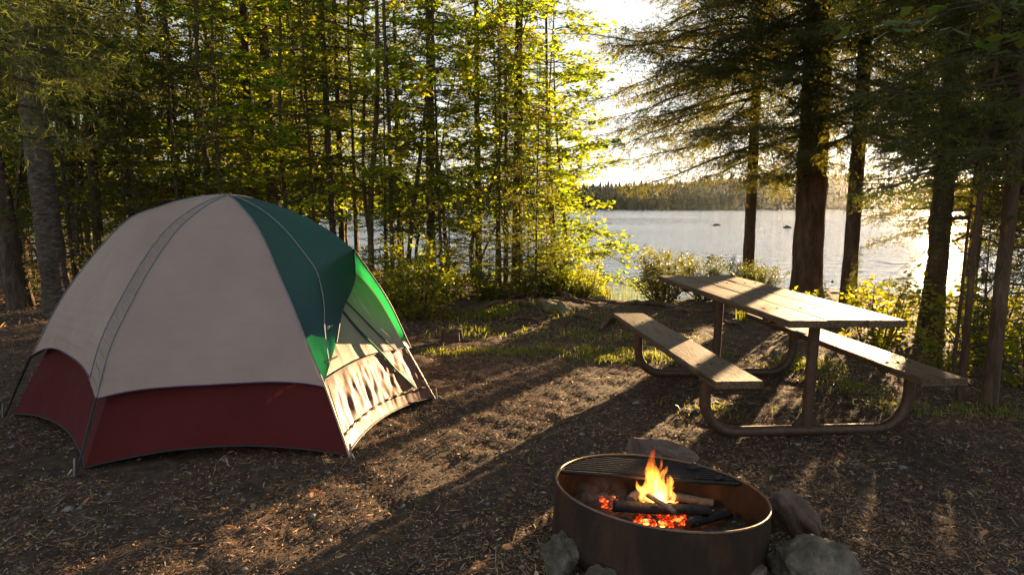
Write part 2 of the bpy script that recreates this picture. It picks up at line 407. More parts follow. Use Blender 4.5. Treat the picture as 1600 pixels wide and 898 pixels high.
# ------------------------------------------------------------------ rocks
def rock(name, loc, size, mat, label, seed=0, flat=.0, rz=0, tilt=0, group=None, rough=.16, cat='rock', sub=40, parent=None):
    g = Geo(); nu, nv = sub*2, sub
    u = np.linspace(0, 2*PI, nu+1)[:-1]; v = np.linspace(0, PI, nv)
    U, V = np.meshgrid(u, v, indexing='ij')
    d = np.stack([np.cos(U)*np.sin(V), np.sin(U)*np.sin(V), np.cos(V)], -1)
    rr = np.random.default_rng(seed); r = np.ones(U.shape)
    for _ in range(20):                                # facets cut by random planes
        n = rr.normal(size=3); n /= np.linalg.norm(n); c = rr.uniform(.55, .92)
        dd = d@n; r = np.minimum(r, np.where(dd > .05, c/np.maximum(dd, .05), 9))
    f = rr.uniform(-5, 5, 3)
    r = r*(1+rough*fbm(d[..., 0]*2.3+f[0]+d[..., 2]*1.7, d[..., 1]*2.3+f[1]-d[..., 2]*1.1, seed, 6)+.11*np.abs(fbm(d[..., 0]*6+d[..., 2]*4+f[2], d[..., 1]*6-d[..., 2]*3, seed+7, 5)))
    P = d*r[..., None]*np.array(size)/2
    P = np.concatenate([P, P[:1]], 0)
    gridmesh(g, P)
    o = g.build(name, mat, smooth=True, loc=loc); o.rotation_euler = (tilt, 0, rz)
    fixnormals(o)
    if parent: o.parent = parent
    else: tag(o, label, cat, group)
    return o
rock('flat_rock', at(1030, 707, .06), (.52, .22, .15), M['pinkrock'], 'long flat reddish rock lying just behind the fire ring', 3, rz=-.35, rough=.25)
rock('boulder', at(1236, 808, .05), (.17, .40, .27), M['pinkrock'], 'rounded brown boulder leaning against the right side of the fire ring', 12, rz=.35, rough=.25)
rock('boulder', at(1262, 882, .04), (.42, .30, .20), M['rock'], 'broad grey granite rock right of the fire ring at the picture bottom', 21, rz=-.2, rough=.35, sub=48)
rock('boulder', at(884, 868, .03), (.24, .20, .17), M['rock'], 'dark grey angular rock at the left foot of the fire ring', 34, rz=.5, rough=.36)
rock('boulder', at(945, 912, .02), (.30, .20, .15), M['rock'], 'low dark stone in front of the fire ring below its left side', 35, rz=.1, rough=.36)
rock('stone', at(1180, 893, .03), (.13, .10, .08), M['pinkrock'], 'small pink stone at the front foot of the fire ring', 41, rz=.1)
q = at(868, 494); rock('mossy_boulder', (q[0], q[1], .05), (.85, .6, .42), M['moss'], 'mossy boulder half buried in the bank among tree roots', 52, rz=.2, rough=.3)
q = at(932, 474); rock('stone', (q[0], q[1], .05), (.3, .2, .18), M['pinkrock'], 'small brown stone on the bank edge in front of open water', 53)
for k, (px, py, s, lb) in enumerate([(1119, 352.5, 1.9, 'small dark rock breaking the lake surface left of the slim spruce trunk'), (1231, 356, 1.7, 'small dark rock breaking the lake surface beside the thickest trunk')]):
    d = at(px, py, WATER); rock('lake_rock', (d[0], d[1], WATER+.02), (s*.55, s*.45, .42), M['rock'], lb, 60+k, rough=.2)

# ------------------------------------------------------------------ tree builders
def trunk_path(h, lean=(0, 0), wob=.05, n=14, seed=0):
    rr = np.random.default_rng(seed); t_ = np.linspace(0, 1, n)
    x = lean[0]*t_+wob*np.cumsum(rr.normal(size=n))*.3*t_; y = lean[1]*t_+wob*np.cumsum(rr.normal(size=n))*.3*t_
    return np.stack([x, y, t_*h], 1)
def add_trunk(g, path, r0, sides=12, flare=.35, mat=0, topr=.12):
    h = path[-1, 2]; P = catmull(path, max(24, int(h*4))); z = P[:, 2]-P[0, 2]
    r = r0*(1-(1-topr)*z/h)+r0*flare*np.exp(-z/.18)
    P[0, 2] -= .25
    tube(g, P, r, sides, mat, True, wob=.035, seed=int(abs(r0)*1e5) % 9999)
    return P
def nidle(bases, dirs, length, width, seed, spread=.9):
    """slender needle triangles: N bases with axis directions"""
    rr = np.random.default_rng(seed); n = len(bases)
    d = dirs/(np.linalg.norm(dirs, axis=1)[:, None]+1e-9)+spread*rr.normal(size=(n, 3))*.75
    d /= np.linalg.norm(d, axis=1)[:, None]
    s = np.cross(d, rr.normal(size=(n, 3))); s /= np.linalg.norm(s, axis=1)[:, None]+1e-9
    L = length*rr.uniform(.6, 1.3, n)[:, None]; W = width*rr.uniform(.7, 1.3, n)[:, None]
    V = np.stack([bases-s*W/2, bases+s*W/2, bases+d*L*.6+s*W*.35, bases+d*L], 1)
    b = np.arange(n)[:, None]*4
    return V.reshape(-1, 3), np.concatenate([b+np.array([[0, 1, 2, 3]])], 0)
def conifer(name, h, r0, z0, blen, seed, lean=(0, 0), wob=.04, bark='bark', needle='needle', dens=1.0, nlen=.05, nwid=.009,
            droop=.25, dead=14, nbr=5, step=.28, zmax=99, topr=.12, gap=.15, azbias=None, detail=2, hang=.55):
    rr = np.random.default_rng(seed)
    root = empty(name); g = Geo(); path = trunk_path(h, lean, wob, seed=seed)
    P = add_trunk(g, path, r0, topr=topr)
    def at_z(z): return np.array([np.interp(z, P[:, 2], P[:, 0]), np.interp(z, P[:, 2], P[:, 1]), z])
    NB = []; ND = []; NS = []
    z = z0
    while z < min(h*.985, zmax):
        f = (z-z0)/(h-z0); L0 = blen*(1-f)**.75*(.75+.25*min(1, (z-z0)/.8))+.12
        for _ in range(nbr):
            if rr.random() < gap: continue
            a = rr.uniform(0, 2*PI)
            if azbias is not None and rr.random() < .45: a = azbias+rr.normal()*.5
            L = L0*rr.uniform(.55, 1.15); zz = z+rr.uniform(-.5, .5)*step
            n = 8; t_ = np.linspace(0, 1, n); hd = np.array([math.cos(a), math.sin(a), 0]); sd = np.array([-hd[1], hd[0], 0])
            rise = .12*rr.normal()+.05; dr = droop*rr.uniform(.5, 1.4)
            side = rr.normal()*.08
            pts = at_z(zz)+hd[None]*(L*t_[:, None])+sd[None]*(side*L*t_[:, None]**2)
            pts[:, 2] += L*(rise*t_-dr*t_**1.4*1.2+dr*.45*t_**3)
            pts += np.cumsum(rr.normal(size=(n, 3))*[.022, .022, .016], 0)*L*t_[:, None]**.5
            tube(g, pts, np.linspace(.008+.006*L, .002, n)*1.0, 4, 1, False)
            # side twigs in two rows
            nt_ = max(4, int(L/.075*dens)); tt = np.sort(rr.uniform(.14, 1, nt_)); base = np.stack([np.interp(tt, t_, pts[:, k]) for k in range(3)], 1)
            ln = (min(L, 1.9)*.42*(1-tt)**.6+.09)*rr.uniform(.5, 1.2, nt_); sg = np.where(rr.random(nt_) < .5, -1, 1)
            ang = rr.uniform(.55, 1.1, nt_)
            td = hd[None]*np.cos(ang)[:, None]+sd[None]*(np.sin(ang)*sg)[:, None]; td[:, 2] += rr.uniform(-hang, .1, nt_)
            td /= np.linalg.norm(td, axis=1)[:, None]
            e = base+td*ln[:, None]
            # twig wood as thin blades
            ww = .003
            V = np.stack([base-[0, 0, ww], base+[0, 0, ww], e], 1); g.add(V.reshape(-1, 3), np.arange(nt_*3).reshape(-1, 3), 1)
            if detail > 1:                            # secondary twiglets
                m = 3; q = rr.uniform(.25, .95, (nt_, m)); b2 = base[:, None]+td[:, None]*(ln[:, None]*q)[..., None]
                d2 = td[:, None]+.75*rr.normal(size=(nt_, m, 3)); d2[..., 2] -= .15; d2 /= np.linalg.norm(d2, axis=2)[..., None]
                l2 = .33*ln[:, None]*rr.uniform(.6, 1.2, (nt_, m))+.02
                tb = np.concatenate([base, b2.reshape(-1, 3)]); tdv = np.concatenate([td, d2.reshape(-1, 3)]); tl = np.concatenate([ln, l2.ravel()])
            else: tb, tdv, tl = base, td, ln
            cnt = np.maximum(2, (tl/nlen*2.1).astype(int)); idx = np.repeat(np.arange(len(tl)), cnt)
            q = rr.uniform(0, 1, len(idx))
            NB.append(tb[idx]+tdv[idx]*(tl[idx]*q)[:, None]); ND.append(tdv[idx])
            cn = int(L/nlen*1.3); q = rr.uniform(.15, 1, cn)
            NB.append(np.stack([np.interp(q, t_, pts[:, k]) for k in range(3)], 1)); ND.append(np.repeat(hd[None], cn, 0))
        z += step*rr.uniform(.7, 1.3)
    for _ in range(dead):                              # bare dead branches below the crown
        zz = rr.uniform(.5, max(1.2, z0+1.5)); a = rr.uniform(0, 2*PI); L = rr.uniform(.25, 1.1)
        t_ = np.linspace(0, 1, 5)[:, None]; hd = np.array([math.cos(a), math.sin(a), rr.uniform(-.35, .15)])
        pts = at_z(zz)+hd*L*t_+rr.normal(size=(5, 3))*.02*t_
        tube(g, pts, np.linspace(.007, .002, 5), 4, 1, False)
        for k in range(3):
            s = pts[rr.integers(1, 4)]; e = s+hd*.18+rr.normal(size=3)*.12
            tube(g, [s, (s+e)/2+rr.normal(size=3)*.01, e], [.003, .002, .001], 3, 1, False)
    g.build('trunk', [M[bark], M['twig']], root, smooth=True)
    if NB:
        NB = np.concatenate(NB); ND = np.concatenate(ND)
        g2 = Geo(); V, Fq = nidle(NB, ND, nlen, nwid, seed); g2.add(V, Fq); g2.build('crown', M[needle], root)
    return root
def leaf_quads(pos, size, seed, tilt=.45, shape=.62):
    rr = np.random.default_rng(seed); n = len(pos); a = rr.uniform(0, 2*PI, n)
    nrm = np.stack([rr.normal(size=n)*tilt, rr.normal(size=n)*tilt, np.ones(n)], 1); nrm /= np.linalg.norm(nrm, axis=1)[:, None]
    d = np.stack([np.cos(a), np.sin(a), -.35+.3*rr.normal(size=n)], 1); d -= nrm*(d*nrm).sum(1)[:, None]; d /= np.linalg.norm(d, axis=1)[:, None]
    s = np.cross(nrm, d); L = size*rr.uniform(.65, 1.3, n)[:, None]; W = L*shape
    b = pos; f = nrm*L*.10
    V = np.stack([b, b+d*L*.35+s*W*.5-f, b+d*L*.75+s*W*.33-f, b+d*L-f*.5, b+d*L*.75-s*W*.33-f, b+d*L*.35-s*W*.5-f], 1)
    i = np.arange(n)[:, None]*6
    return V.reshape(-1, 3), np.concatenate([i+np.array([[0, 1, 2, 3]]), i+np.array([[0, 3, 4, 5]])], 0)
def broadleaf(name, stems, seed, leaf=.055, dens=1.0, mat='leaf', bark='stem', z0=1.0, blen=1.3, step=.22, nb=2, up=.35, per=9, azb=None, tilt=.45, zmax=99):
    """stems: list of (path, r0). Side branches carry flat sprays of leaves."""
    rr = np.random.default_rng(seed); root = empty(name); g = Geo(); LP = []
    for path, r0 in stems:
        path = np.asarray(path, float); P = catmull(path, 30); z = P[:, 2]
        tube(g, np.vstack([P[0]-[0, 0, .2], P]), r0*np.concatenate([[1.25], np.linspace(1.15, .15, 30)]), 7, 0, True, wob=.04, seed=seed)
        h = z[-1]; zz = z0
        while zz < min(h, zmax):
            for _ in range(nb):
                t0 = np.interp(zz, z, np.linspace(0, 1, 30)); b = np.array([np.interp(t0, np.linspace(0, 1, 30), P[:, k]) for k in range(3)])
                a = rr.uniform(0, 2*PI)
                if azb is not None and rr.random() < .5: a = azb+rr.normal()*.6
                L = blen*rr.uniform(.4, 1.1)*(1-.55*(zz/h))
                hd = np.array([math.cos(a), math.sin(a), up*rr.uniform(.3, 1.6)]); n = 7; t_ = np.linspace(0, 1, n)[:, None]
                pts = b+hd*L*t_+np.array([0, 0, -.28*L])*t_**2+np.cumsum(rr.normal(size=(n, 3))*.018*L, 0)
                tube(g, pts, np.linspace(.004+.006*L, .0015, n), 4, 0, False)
                ns = max(3, int(L/.10)); q = rr.uniform(.2, 1, ns)
                sb = np.stack([np.interp(q, t_[:, 0], pts[:, k]) for k in range(3)], 1)
                sl_ = rr.uniform(.15, .55, ns)*min(1, L); sdir = np.array([hd[0], hd[1], 0])+rr.normal(size=(ns, 3))*[.8, .8, .22]
                sdir /= np.linalg.norm(sdir, axis=1)[:, None]; e = sb+sdir*sl_[:, None]
                for k in range(ns): tube(g, [sb[k], (sb[k]+e[k])/2+[0, 0, .01], e[k]], [.0028, .002, .001], 3, 0, False)
                k_ = int(per*dens)
                qq = rr.uniform(.1, 1.05, (ns, k_)); LP.append((sb[:, None]+sdir[:, None]*(sl_[:, None]*qq)[..., None]).reshape(-1, 3)+rr.normal(size=(ns*k_, 3))*[.035, .035, .035])
            zz += step*rr.uniform(.7, 1.4)
    g.build('trunk', M[bark], root, smooth=True)
    LP = np.concatenate(LP); g2 = Geo(); V, Fq = leaf_quads(LP, leaf, seed, tilt); g2.add(V, Fq); g2.build('crown', M[mat], root)
    return root
def copy_tree(src):
    r = src.copy(); col.objects.link(r)
    for ch in [c for c in src.children]:
        c = ch.copy(); col.objects.link(c); c.parent = r
    return r
used = set()
def place(src, x, y, rz=None, s=1, label=None, cat='tree', group=None, tilt=(0, 0), z=None, name=None):
    o = src if src.name not in used else copy_tree(src)
    used.add(src.name)
    if name: o.name = name
    o.location = (x, y, (gh(x, y) if z is None else z)-.03); o.rotation_euler = (tilt[0], tilt[1], rz if rz is not None else random.uniform(0, 6.28))
    o.scale = (s, s, s) if not isinstance(s, tuple) else s
    tag(o, label, cat, group); return o

# ------------------------------------------------------------------ air
g = Geo(); box(g, (50, 800, 21), (3600, 1900, 54), bev=.01)
hz = g.build('haze', [bpy.data.materials.new('lake_air')]); tag(hz, 'thin golden haze of evening air over the lake and campsite', 'haze', kind='stuff')
hm = hz.data.materials[0]; hm.use_nodes = True; ht = hm.node_tree; ht.nodes.clear(); ho = ht.nodes.new('ShaderNodeOutputMaterial'); hv = ht.nodes.new('ShaderNodeVolumePrincipled')
hv.inputs['Color'].default_value = (.86, .92, 1.0, 1); hv.inputs['Density'].default_value = .00003; hv.inputs['Anisotropy'].default_value = .86; ht.links.new(hv.outputs[0], ho.inputs['Volume'])
# ------------------------------------------------------------------ dome tent
AX = np.array([-2.03, 4.45]); FEET = [np.array(q) for q in ((-2.37, 3.18), (-.94, 3.39), (-.58, 4.45), (-1.60, 5.72), (-3.10, 5.55), (-3.51, 4.10))]
PROF = [[(0, 1.52), (.23, 1.44), (.49, 1.29), (.725, 1.065), (.92, .82), (1.05, .63), (1.16, .37), (1.314, 0)],
        [(0, 1.52), (.157, 1.46), (.384, 1.343), (.564, 1.2), (.704, 1.04), (.925, .793), (1.109, .557), (1.272, .369), (1.527, 0)],
        [(0, 1.52), (.2, 1.465), (.48, 1.30), (.80, 1.05), (1.03, .80), (1.248, .393), (1.455, 0)],
        [(0, 1.522), (.22, 1.49), (.55, 1.32), (.90, 1.0), (1.1, .68), (1.34, 0)],
        [(0, 1.522), (.22, 1.50), (.55, 1.38), (1.0, 1.03), (1.28, .6), (1.53, 0)],
        [(0, 1.522), (.22, 1.50), (.45, 1.435), (.70, 1.31), (1.06, .88), (1.32, .42), (1.522, 0)]]
PC = []                                       # six pole curves in 3-D, from the apex to the foot
for v_, pr in zip(FEET, PROF):
    e = v_-AX; e = e/np.linalg.norm(e); c = catmull(np.array(pr), 160)
    PC.append(np.stack([AX[0]+e[0]*c[:, 0], AX[1]+e[1]*c[:, 0], c[:, 1]], 1))
def pole_at_z(i, z, inset=0.0):
    c = PC[i]; zz = c[::-1, 2]; p = np.stack([np.interp(z, zz, c[::-1, k]) for k in range(3)], -1)
    e = FEET[i]-AX; e = e/np.linalg.norm(e); p[..., 0] -= e[0]*inset; p[..., 1] -= e[1]*inset; return p
def pole_s(i, s): 
    c = PC[i]; t_ = np.linspace(0, 1, len(c)); return np.stack([np.interp(s, t_, c[:, k]) for k in range(3)], -1)
def s_of_z(i, z): c = PC[i]; return np.interp(z, c[::-1, 2], np.linspace(0, 1, len(c))[::-1])
tent = empty('dome_tent', (AX[0], AX[1], 0)); TO = np.array([AX[0], AX[1], 0])
tag(tent, 'beige dome tent with dark green hood and dark red lower walls on bare ground', 'tent')
def tb(g, name, mat, smooth=True, thick=0): 
    o = g.build(name, mat, tent, smooth); o.data.transform(__import__('mathutils').Matrix.Translation((-TO[0], -TO[1], 0)))
    if thick:
        m = o.modifiers.new('thickness', 'SOLIDIFY'); m.thickness = thick; m.offset = 0
    return o
def fly(i, j, zi, zj, arch, bulge, u0=0., u1=1., nu=44, ns=60, off=0, ripple=0, sk=4):
    u = np.linspace(u0, u1, nu)[:, None]; s = np.linspace(0.004, 1, ns)[None]
    zed = zi*(1-u)+zj*u+arch*(1-np.abs(2*u-1)**sk)
    si = s_of_z(i, zed)*s; sj = s_of_z(j, zed)*s
    A = pole_s(i, si); B = pole_s(j, sj); P = A*(1-u[..., None])+B*u[..., None]
    mid = (FEET[i]+FEET[j])/2-AX; mid = mid/np.linalg.norm(mid); nrm = np.array([mid[0]*.8, mid[1]*.8, .6])
    b = bulge*4*u*(1-u)*np.sin(PI*np.clip(s, 0, 1)**.8)**.8
    # sag creases: fine level ripples of stretched cloth
    b = b+.011*fbm(u*3+0*s, s*34+u*2, 5, 2)*np.sin(PI*u)*np.exp(-((s-.42)/.22)**2)+.004*fbm(u*9, s*30-u*14, 25, 2)*smooth(.75, 1, s)+.006*fbm(u*4, s*5, 15, 3)*np.sin(PI*u)
    if ripple: b = b+ripple*np.sin(s*150+u*9+3*fbm(s*6+0*u, u*3+0*s, 3, 2))*np.sin(PI*(u-u0)/(u1-u0))*smooth(.15, .3, s)
    P = P+(b+off)[..., None]*nrm
    return P
g = Geo(); gridmesh(g, fly(0, 1, .37, .369, .045, .015)); o = tb(g, 'fly_panel', M['beige'])
o['label'] = 'smooth beige front panel of the fly'
g = Geo(); gridmesh(g, fly(5, 0, .42, .37, .12, .035, sk=3)); tb(g, 'fly_panel', M['beige'])
g = Geo(); gridmesh(g, fly(5, 0, .42, .37, .12, .035, u0=.89, u1=1, nu=14, ns=260, off=.006, ripple=.007, sk=3)); tb(g, 'pole_sleeve', M['sleeve'])
for a, b in ((4, 5), (3, 4), (2, 3)):
    g = Geo(); gridmesh(g, fly(a, b, .40, .41, .08, .035, nu=20, ns=30)); tb(g, 'fly_panel', M['beige'])
# hood: two sheets from the two poles to the ridge and on along the arch edge
mid = np.array([.923, -.385]); 
def midplane(px, py):
    d = ray(px, py); n = np.array([-mid[1], mid[0]]); t_ = (AX@n)/(d[:2]@n); p = d*t_; return np.array([p[0], p[1], H+p[2]])
peak = midplane(552, 389); apex = np.array([AX[0], AX[1], 1.522])
ridge = catmull([apex, apex+np.array([mid[0]*.25, mid[1]*.25, -.03]), midplane(455, 329)+[0, 0, .0], midplane(510, 357), peak], 40)
fn = np.cross(np.array([-.62, 4.42, 0])-np.array([-.96, 3.42, 0]), np.array([-1.34, 4.16, 1.05])-np.array([-.96, 3.42, 0])); fn /= np.linalg.norm(fn)
if fn[0] < 0: fn = -fn
fp0 = np.array([-.96, 3.42, 0])
def face(px, py, off=0): return on_plane(px, py, fp0, fn)+fn*off
footL = face(515, 541, .06); footR = face(637, 546, .03)
mL = peak*.5+footL*.5; mR = (peak*.5+footR*.5)+fn*.035
edgeL = catmull([peak, face(538, 440, .15)*.6+mL*.4, face(523, 492, .07), footL], 34)
edgeR = catmull([peak, mR, footR], 34)
def hood(pole, edge, zend, bul, sgn):
    L = pole_s(pole, np.linspace(.004, s_of_z(pole, zend), 80)); Rr = np.vstack([ridge, edge[1:]])
    sR = np.concatenate([[0], np.cumsum(np.linalg.norm(np.diff(Rr, axis=0), axis=1))]); sR /= sR[-1]
    Rr = np.stack([np.interp(np.linspace(0, 1, 80), sR, Rr[:, k]) for k in range(3)], 1)
    u = np.linspace(0, 1, 30)[:, None, None]; P = L[None]*(1-u)+Rr[None]*u
    s = np.linspace(0, 1, 80)[None, :]; uu = u[..., 0]
    b = bul*np.sin(PI*uu)*np.sin(PI*s)+.004*fbm(uu*4+0*s, s*6+0*uu, 33, 3)*np.sin(PI*uu)
    P = P+b[..., None]*np.array([mid[0]*.5, mid[1]*.5-.25*sgn, .7])
    return P, Rr
PL, RL = hood(1, edgeL, .385, .035, 1); PR, RR = hood(2, edgeR, .40, .03, -1)
g = Geo(); gridmesh(g, PL); o = tb(g, 'hood', M['green']); o['label'] = 'dark green hood sheet over the tent door, nearer half'
g = Geo(); gridmesh(g, PR); o = tb(g, 'hood', M['green']); o['label'] = 'green hood sheet on the far side of the tent door'
g = Geo(); tube(g, catmull(PL[12, ::6], 60)+np.array([.004, -.008, .004]), .004, 5); tb(g, 'hood_seam', M['seam'])
g = Geo(); tube(g, edgeL, .0055, 6); tube(g, edgeR, .0055, 6); tb(g, 'hood_piping', M['purple'])
# inner red body
def bodyline(i, z): return pole_at_z(i, z, (.045+.03*np.clip(z/.4, 0, 1))*(.12 if i in (1, 2) else 1.))
def body(i, j, ztop, hem, inset, nu=60, nz=26, seed=0, wr=.013):
    u = np.linspace(0, 1, nu)[:, None]; k = np.linspace(0, 1, nz)[None]
    z0 = .012+hem*(1-np.abs(2*u-1)**2.2); z = z0*(1-k)+ztop*k
    P = bodyline(i, z)*(1-u[..., None])+bodyline(j, z)*u[..., None]
    md = (FEET[i]+FEET[j])/2-AX; md = md/np.linalg.norm(md)
    ins = -inset*(1-np.abs(2*u-1)**2)*(1-k)+wr*fbm(u*5+k*2.2, k*1.6-u*5, seed, 3)*np.sin(PI*u)**.5
    P[..., 0] += md[0]*ins; P[..., 1] += md[1]*ins
    return P
for k, (i, j) in enumerate(((0, 1), (5, 0), (4, 5), (3, 4), (2, 3))):
    g = Geo(); Pb = body(i, j, .56, .055, .06, seed=50+k); gridmesh(g, Pb); tb(g, 'lower_wall', M['red'])
    g = Geo(); tube(g, Pb[:, 0], .006, 5); tb(g, 'hem', M['black'])
    # bound lower edge of the fly
    e = fly(i, j, *((.37, .369, .045, .015) if k == 0 else (.42, .37, .12, .035) if k == 1 else (.40, .41, .08, .02)), sk=3 if k == 1 else 4)[:, -1]
    g = Geo(); tube(g, e, .0055, 5); tb(g, 'fly_binding', M['purple'])
# seams on the poles
for i in (0, 1, 5):
    g = Geo(); c = pole_s(i, np.linspace(.0, s_of_z(i, .37 if i < 2 else .42), 60)); e = FEET[i]-AX; e = e/np.linalg.norm(e)
    tube(g, c+np.array([e[0]*.003, e[1]*.003, .002]), .0045, 5); tb(g, 'seam', M['seam'])
g = Geo(); q = fly(5, 0, .42, .37, .12, .035, sk=3, off=.008); c = q[int(.89*43)]; tube(g, c, .004, 5); tb(g, 'seam', M['seam'])
# door wall between the two right poles
nu, nz = 90, 70
u = np.linspace(0, 1, nu)[:, None]
def doorwall(z_lo, z_hi, wr, seed, off=0, u0=0, u1=1):
    u = np.linspace(u0, u1, nu)[:, None]; k = np.linspace(0, 1, nz)[None]
    z = z_lo(u)*(1-k)+z_hi(u)*k
    nset = .006+0*z
    def pz(i):
        e_ = FEET[i]-AX; e_ = e_/np.linalg.norm(e_); q_ = pole_at_z(i, z, 0.); q_[..., 0] -= e_[0]*nset; q_[..., 1] -= e_[1]*nset; return q_
    P = pz(1)*(1-u[..., None])+pz(2)*u[..., None]
    md = mid; ins = -.07*(1-np.abs(2*u-1)**2)*(1-np.clip(z/.4, 0, 1))
    f = wr*(fbm(u*24+.9*fbm(k*2+0*u, u*3+0*k, 4, 2), k*2.2+0*u, seed, 3)*1.6)
    ins = ins+f*np.sin(PI*np.clip(k, 0, 1)*.9+.15)+off*np.sin(PI*np.clip(u, 0, 1))**.5
    P[..., 0] += md[0]*ins; P[..., 1] += md[1]*ins
    return P
lowtop = lambda u: .40+.035*np.sin(PI*u)
P = doorwall(lambda u: .02+.035*(1-np.abs(2*u-1)**2), lowtop, .010, 71)
g = Geo(); gridmesh(g, P); o = tb(g, 'door_lower_wall', M['dusty']); o['label'] = 'dusty creased red cloth of the door lower half in low sun'
g = Geo(); tube(g, P[:, 0], .008, 5); tb(g, 'hem', M['black'])
g = Geo(); tube(g, P[2:-2, 15]+fn*.006, .007+.003*np.sin(np.arange(nu-4)*.8), 5); tb(g, 'door_skirt_band', M['black'])
g = Geo(); tube(g, P[1:-1, -1]+fn*.003, .004, 5); tb(g, 'seam', M['seam'])
P2 = doorwall(lambda u: lowtop(u)+.001, lambda u: 1.16-0*u, .005, 75, off=-.03)
g = Geo(); gridmesh(g, P2); tb(g, 'door_window', M['cream'])
# zip lines of the door
def wallpt(u_, k_):                            # point on the door wall: k 0..1 lower cloth, 1..2 window
    A = P if k_ <= 1 else P2; kk = k_ if k_ <= 1 else k_-1
    return A[int(round(u_*(nu-1))), int(round(kk*(nz-1)))]
zl = catmull([wallpt(.40, 1.86), wallpt(.47, 1.6), wallpt(.58, 1.25), wallpt(.67, 1.0), wallpt(.76, .65), wallpt(.86, .28)], 40)+fn*.010
g = Geo(); tube(g, zl, .0085, 6); tb(g, 'door_zip', M['green'])
zl2 = catmull([wallpt(.46, 1.86), wallpt(.62, 1.5), wallpt(.76, 1.2), wallpt(.87, .95)], 40)+fn*.008
g = Geo(); tube(g, zl2, .005, 6); tb(g, 'door_zip', M['black'])
for a, b in (((500, 570), (516, 563)),):
    pa, pb = face(*a, .04), face(*b, .06); g = Geo(); tube(g, [pa, (pa+pb)/2+fn*.004, pb], .007, 4); tb(g, 'strap', M['black'])
# poles, feet and stakes
for i in range(6):
    zt = .38 if i < 2 else .42
    z = np.linspace(zt, .0, 12); c = pole_at_z(i, z, -.004); g = Geo(); tube(g, c, .0065, 6); tb(g, 'pole', M['paletube'] if i in (1, 2) else M['black'])
    e = FEET[i]-AX; e = e/np.linalg.norm(e); s_ = np.array([-e[1], e[0]])
    c2 = c.copy(); c2[:, :2] += s_*.022*np.linspace(0, 1, 12)[::-1][:, None]*np.array([1])
    g = Geo(); tube(g, c2, .0035, 5); tb(g, 'guy_strap', M['paletube'] if i == 2 else M['black'])
    f = c[-1]; g = Geo(); tube(g, [f+[0, 0, .09], f+[e[0]*.008, e[1]*.008, .02], f+[e[0]*.012, e[1]*.012, -.03]], .007, 6)
    tube(g, [f+[e[0]*.02, e[1]*.02, .035], f+[e[0]*.05, e[1]*.05, .012], f+[e[0]*.03, e[1]*.03, .0]], .004, 5); tb(g, 'stake', M['metal'])
g = Geo(); cs = [np.array([*(AX+(f-AX)*.90), 0]) for f in FEET]; n = 24; ring_ = []
for i in range(6):
    for k in np.linspace(0, 1, n)[:-1]:
        p = cs[i]*(1-k)+cs[(i+1) % 6]*k; p = np.array([*AX, 0])+(p-np.array([*AX, 0]))*(1-.16*math.sin(PI*k)); ring_.append(p)
ring_ = np.array(ring_); m = len(ring_); g.add(np.vstack([ring_+[0, 0, .012], ring_+[0, 0, .035]]), [[i, (i+1) % m, m+(i+1) % m, m+i] for i in range(m)])
g.add(ring_+[0, 0, .035], [list(range(m))]); tb(g, 'groundsheet', M['floorcloth'], False)

# ------------------------------------------------------------------ picnic table (local: y along the boards, x across)
tbl = empty('picnic_table', (1.865, 3.71, 0.0), R_(6.1)); tbl.rotation_euler = (R_(.3), R_(1.0), R_(6.1))
tag(tbl, 'weathered wooden picnic table with two benches on a bent brown pipe frame', 'picnic table')
def plank(name, x, y0, y1, w_, z, th, label=None):
    g = Geo(); n = 60; ys_ = np.linspace(y0, y1, n); b = .007
    prof_ = [(-w_/2, -th+b), (-w_/2, -b), (-w_/2+b, 0), (-w_/4, .0012), (0, .0005), (w_/4, .0012), (w_/2-b, 0), (w_/2, -b), (w_/2, -th+b), (w_/2-b, -th), (-w_/2+b, -th)]
    sd = int(abs(x)*1000)+int(y0*100)
    P = np.zeros((n, len(prof_)+1, 3))
    for k in range(len(prof_)+1):
        a = prof_[k % len(prof_)]; P[:, k, 0] = a[0]+.0025*fbm(ys_*3, ys_*0+k % 11, sd, 3); P[:, k, 1] = ys_; P[:, k, 2] = a[1]+.003*fbm(ys_*2, ys_*0+.2*(k % 11), sd+4, 3)
    gridmesh(g, P)
    for e in (0, -1): g.add(P[e, :-1], [list(range(len(prof_)))])
    o = g.build(name, M['wood'], tbl, True, (x, 0, z)); fixnormals(o)
    o.data.set_sharp_from_angle(angle=R_(35)); 
    if label: o['label'] = label
    return o
TZ = .802
for k, (x, e0, e1) in enumerate(((-.242, .0, .0), (0, .012, -.01), (.242, .004, .015))):
    plank('tabletop_plank', x, -.285+e0, 1.86+e1, .238, TZ, .042)
plank('bench_seat', -.645, -.325, 1.79, .285, .468, .042); plank('bench_seat', .60, -.325, 1.79, .285, .468, .042)
def disc(x, y, z, r, parent=tbl):
    g = Geo(); a = np.arange(10)*2*PI/10
    g.add(np.concatenate([np.stack([r*np.cos(a), r*np.sin(a), 0*a], 1), np.stack([r*.8*np.cos(a), r*.8*np.sin(a), 0*a+.0035], 1)]), [[i, (i+1) % 10, 10+(i+1) % 10, 10+i] for i in range(10)])
    g.add(np.stack([r*.8*np.cos(a), r*.8*np.sin(a), 0*a+.0035], 1), [list(range(10))])
    return g.build('bolt', M['bolt'], parent, False, (x, y, z))
FY = (.03, 1.36)
for y in FY:
    for x in (-.29, -.20, -.045, .045, .20, .29): disc(x, y+(.09 if y < 1 else -.02), TZ+.001, .0115)
    for x in (-.72, -.645, -.57, .525, .60, .675): disc(x, y+.02, .469, .0115)
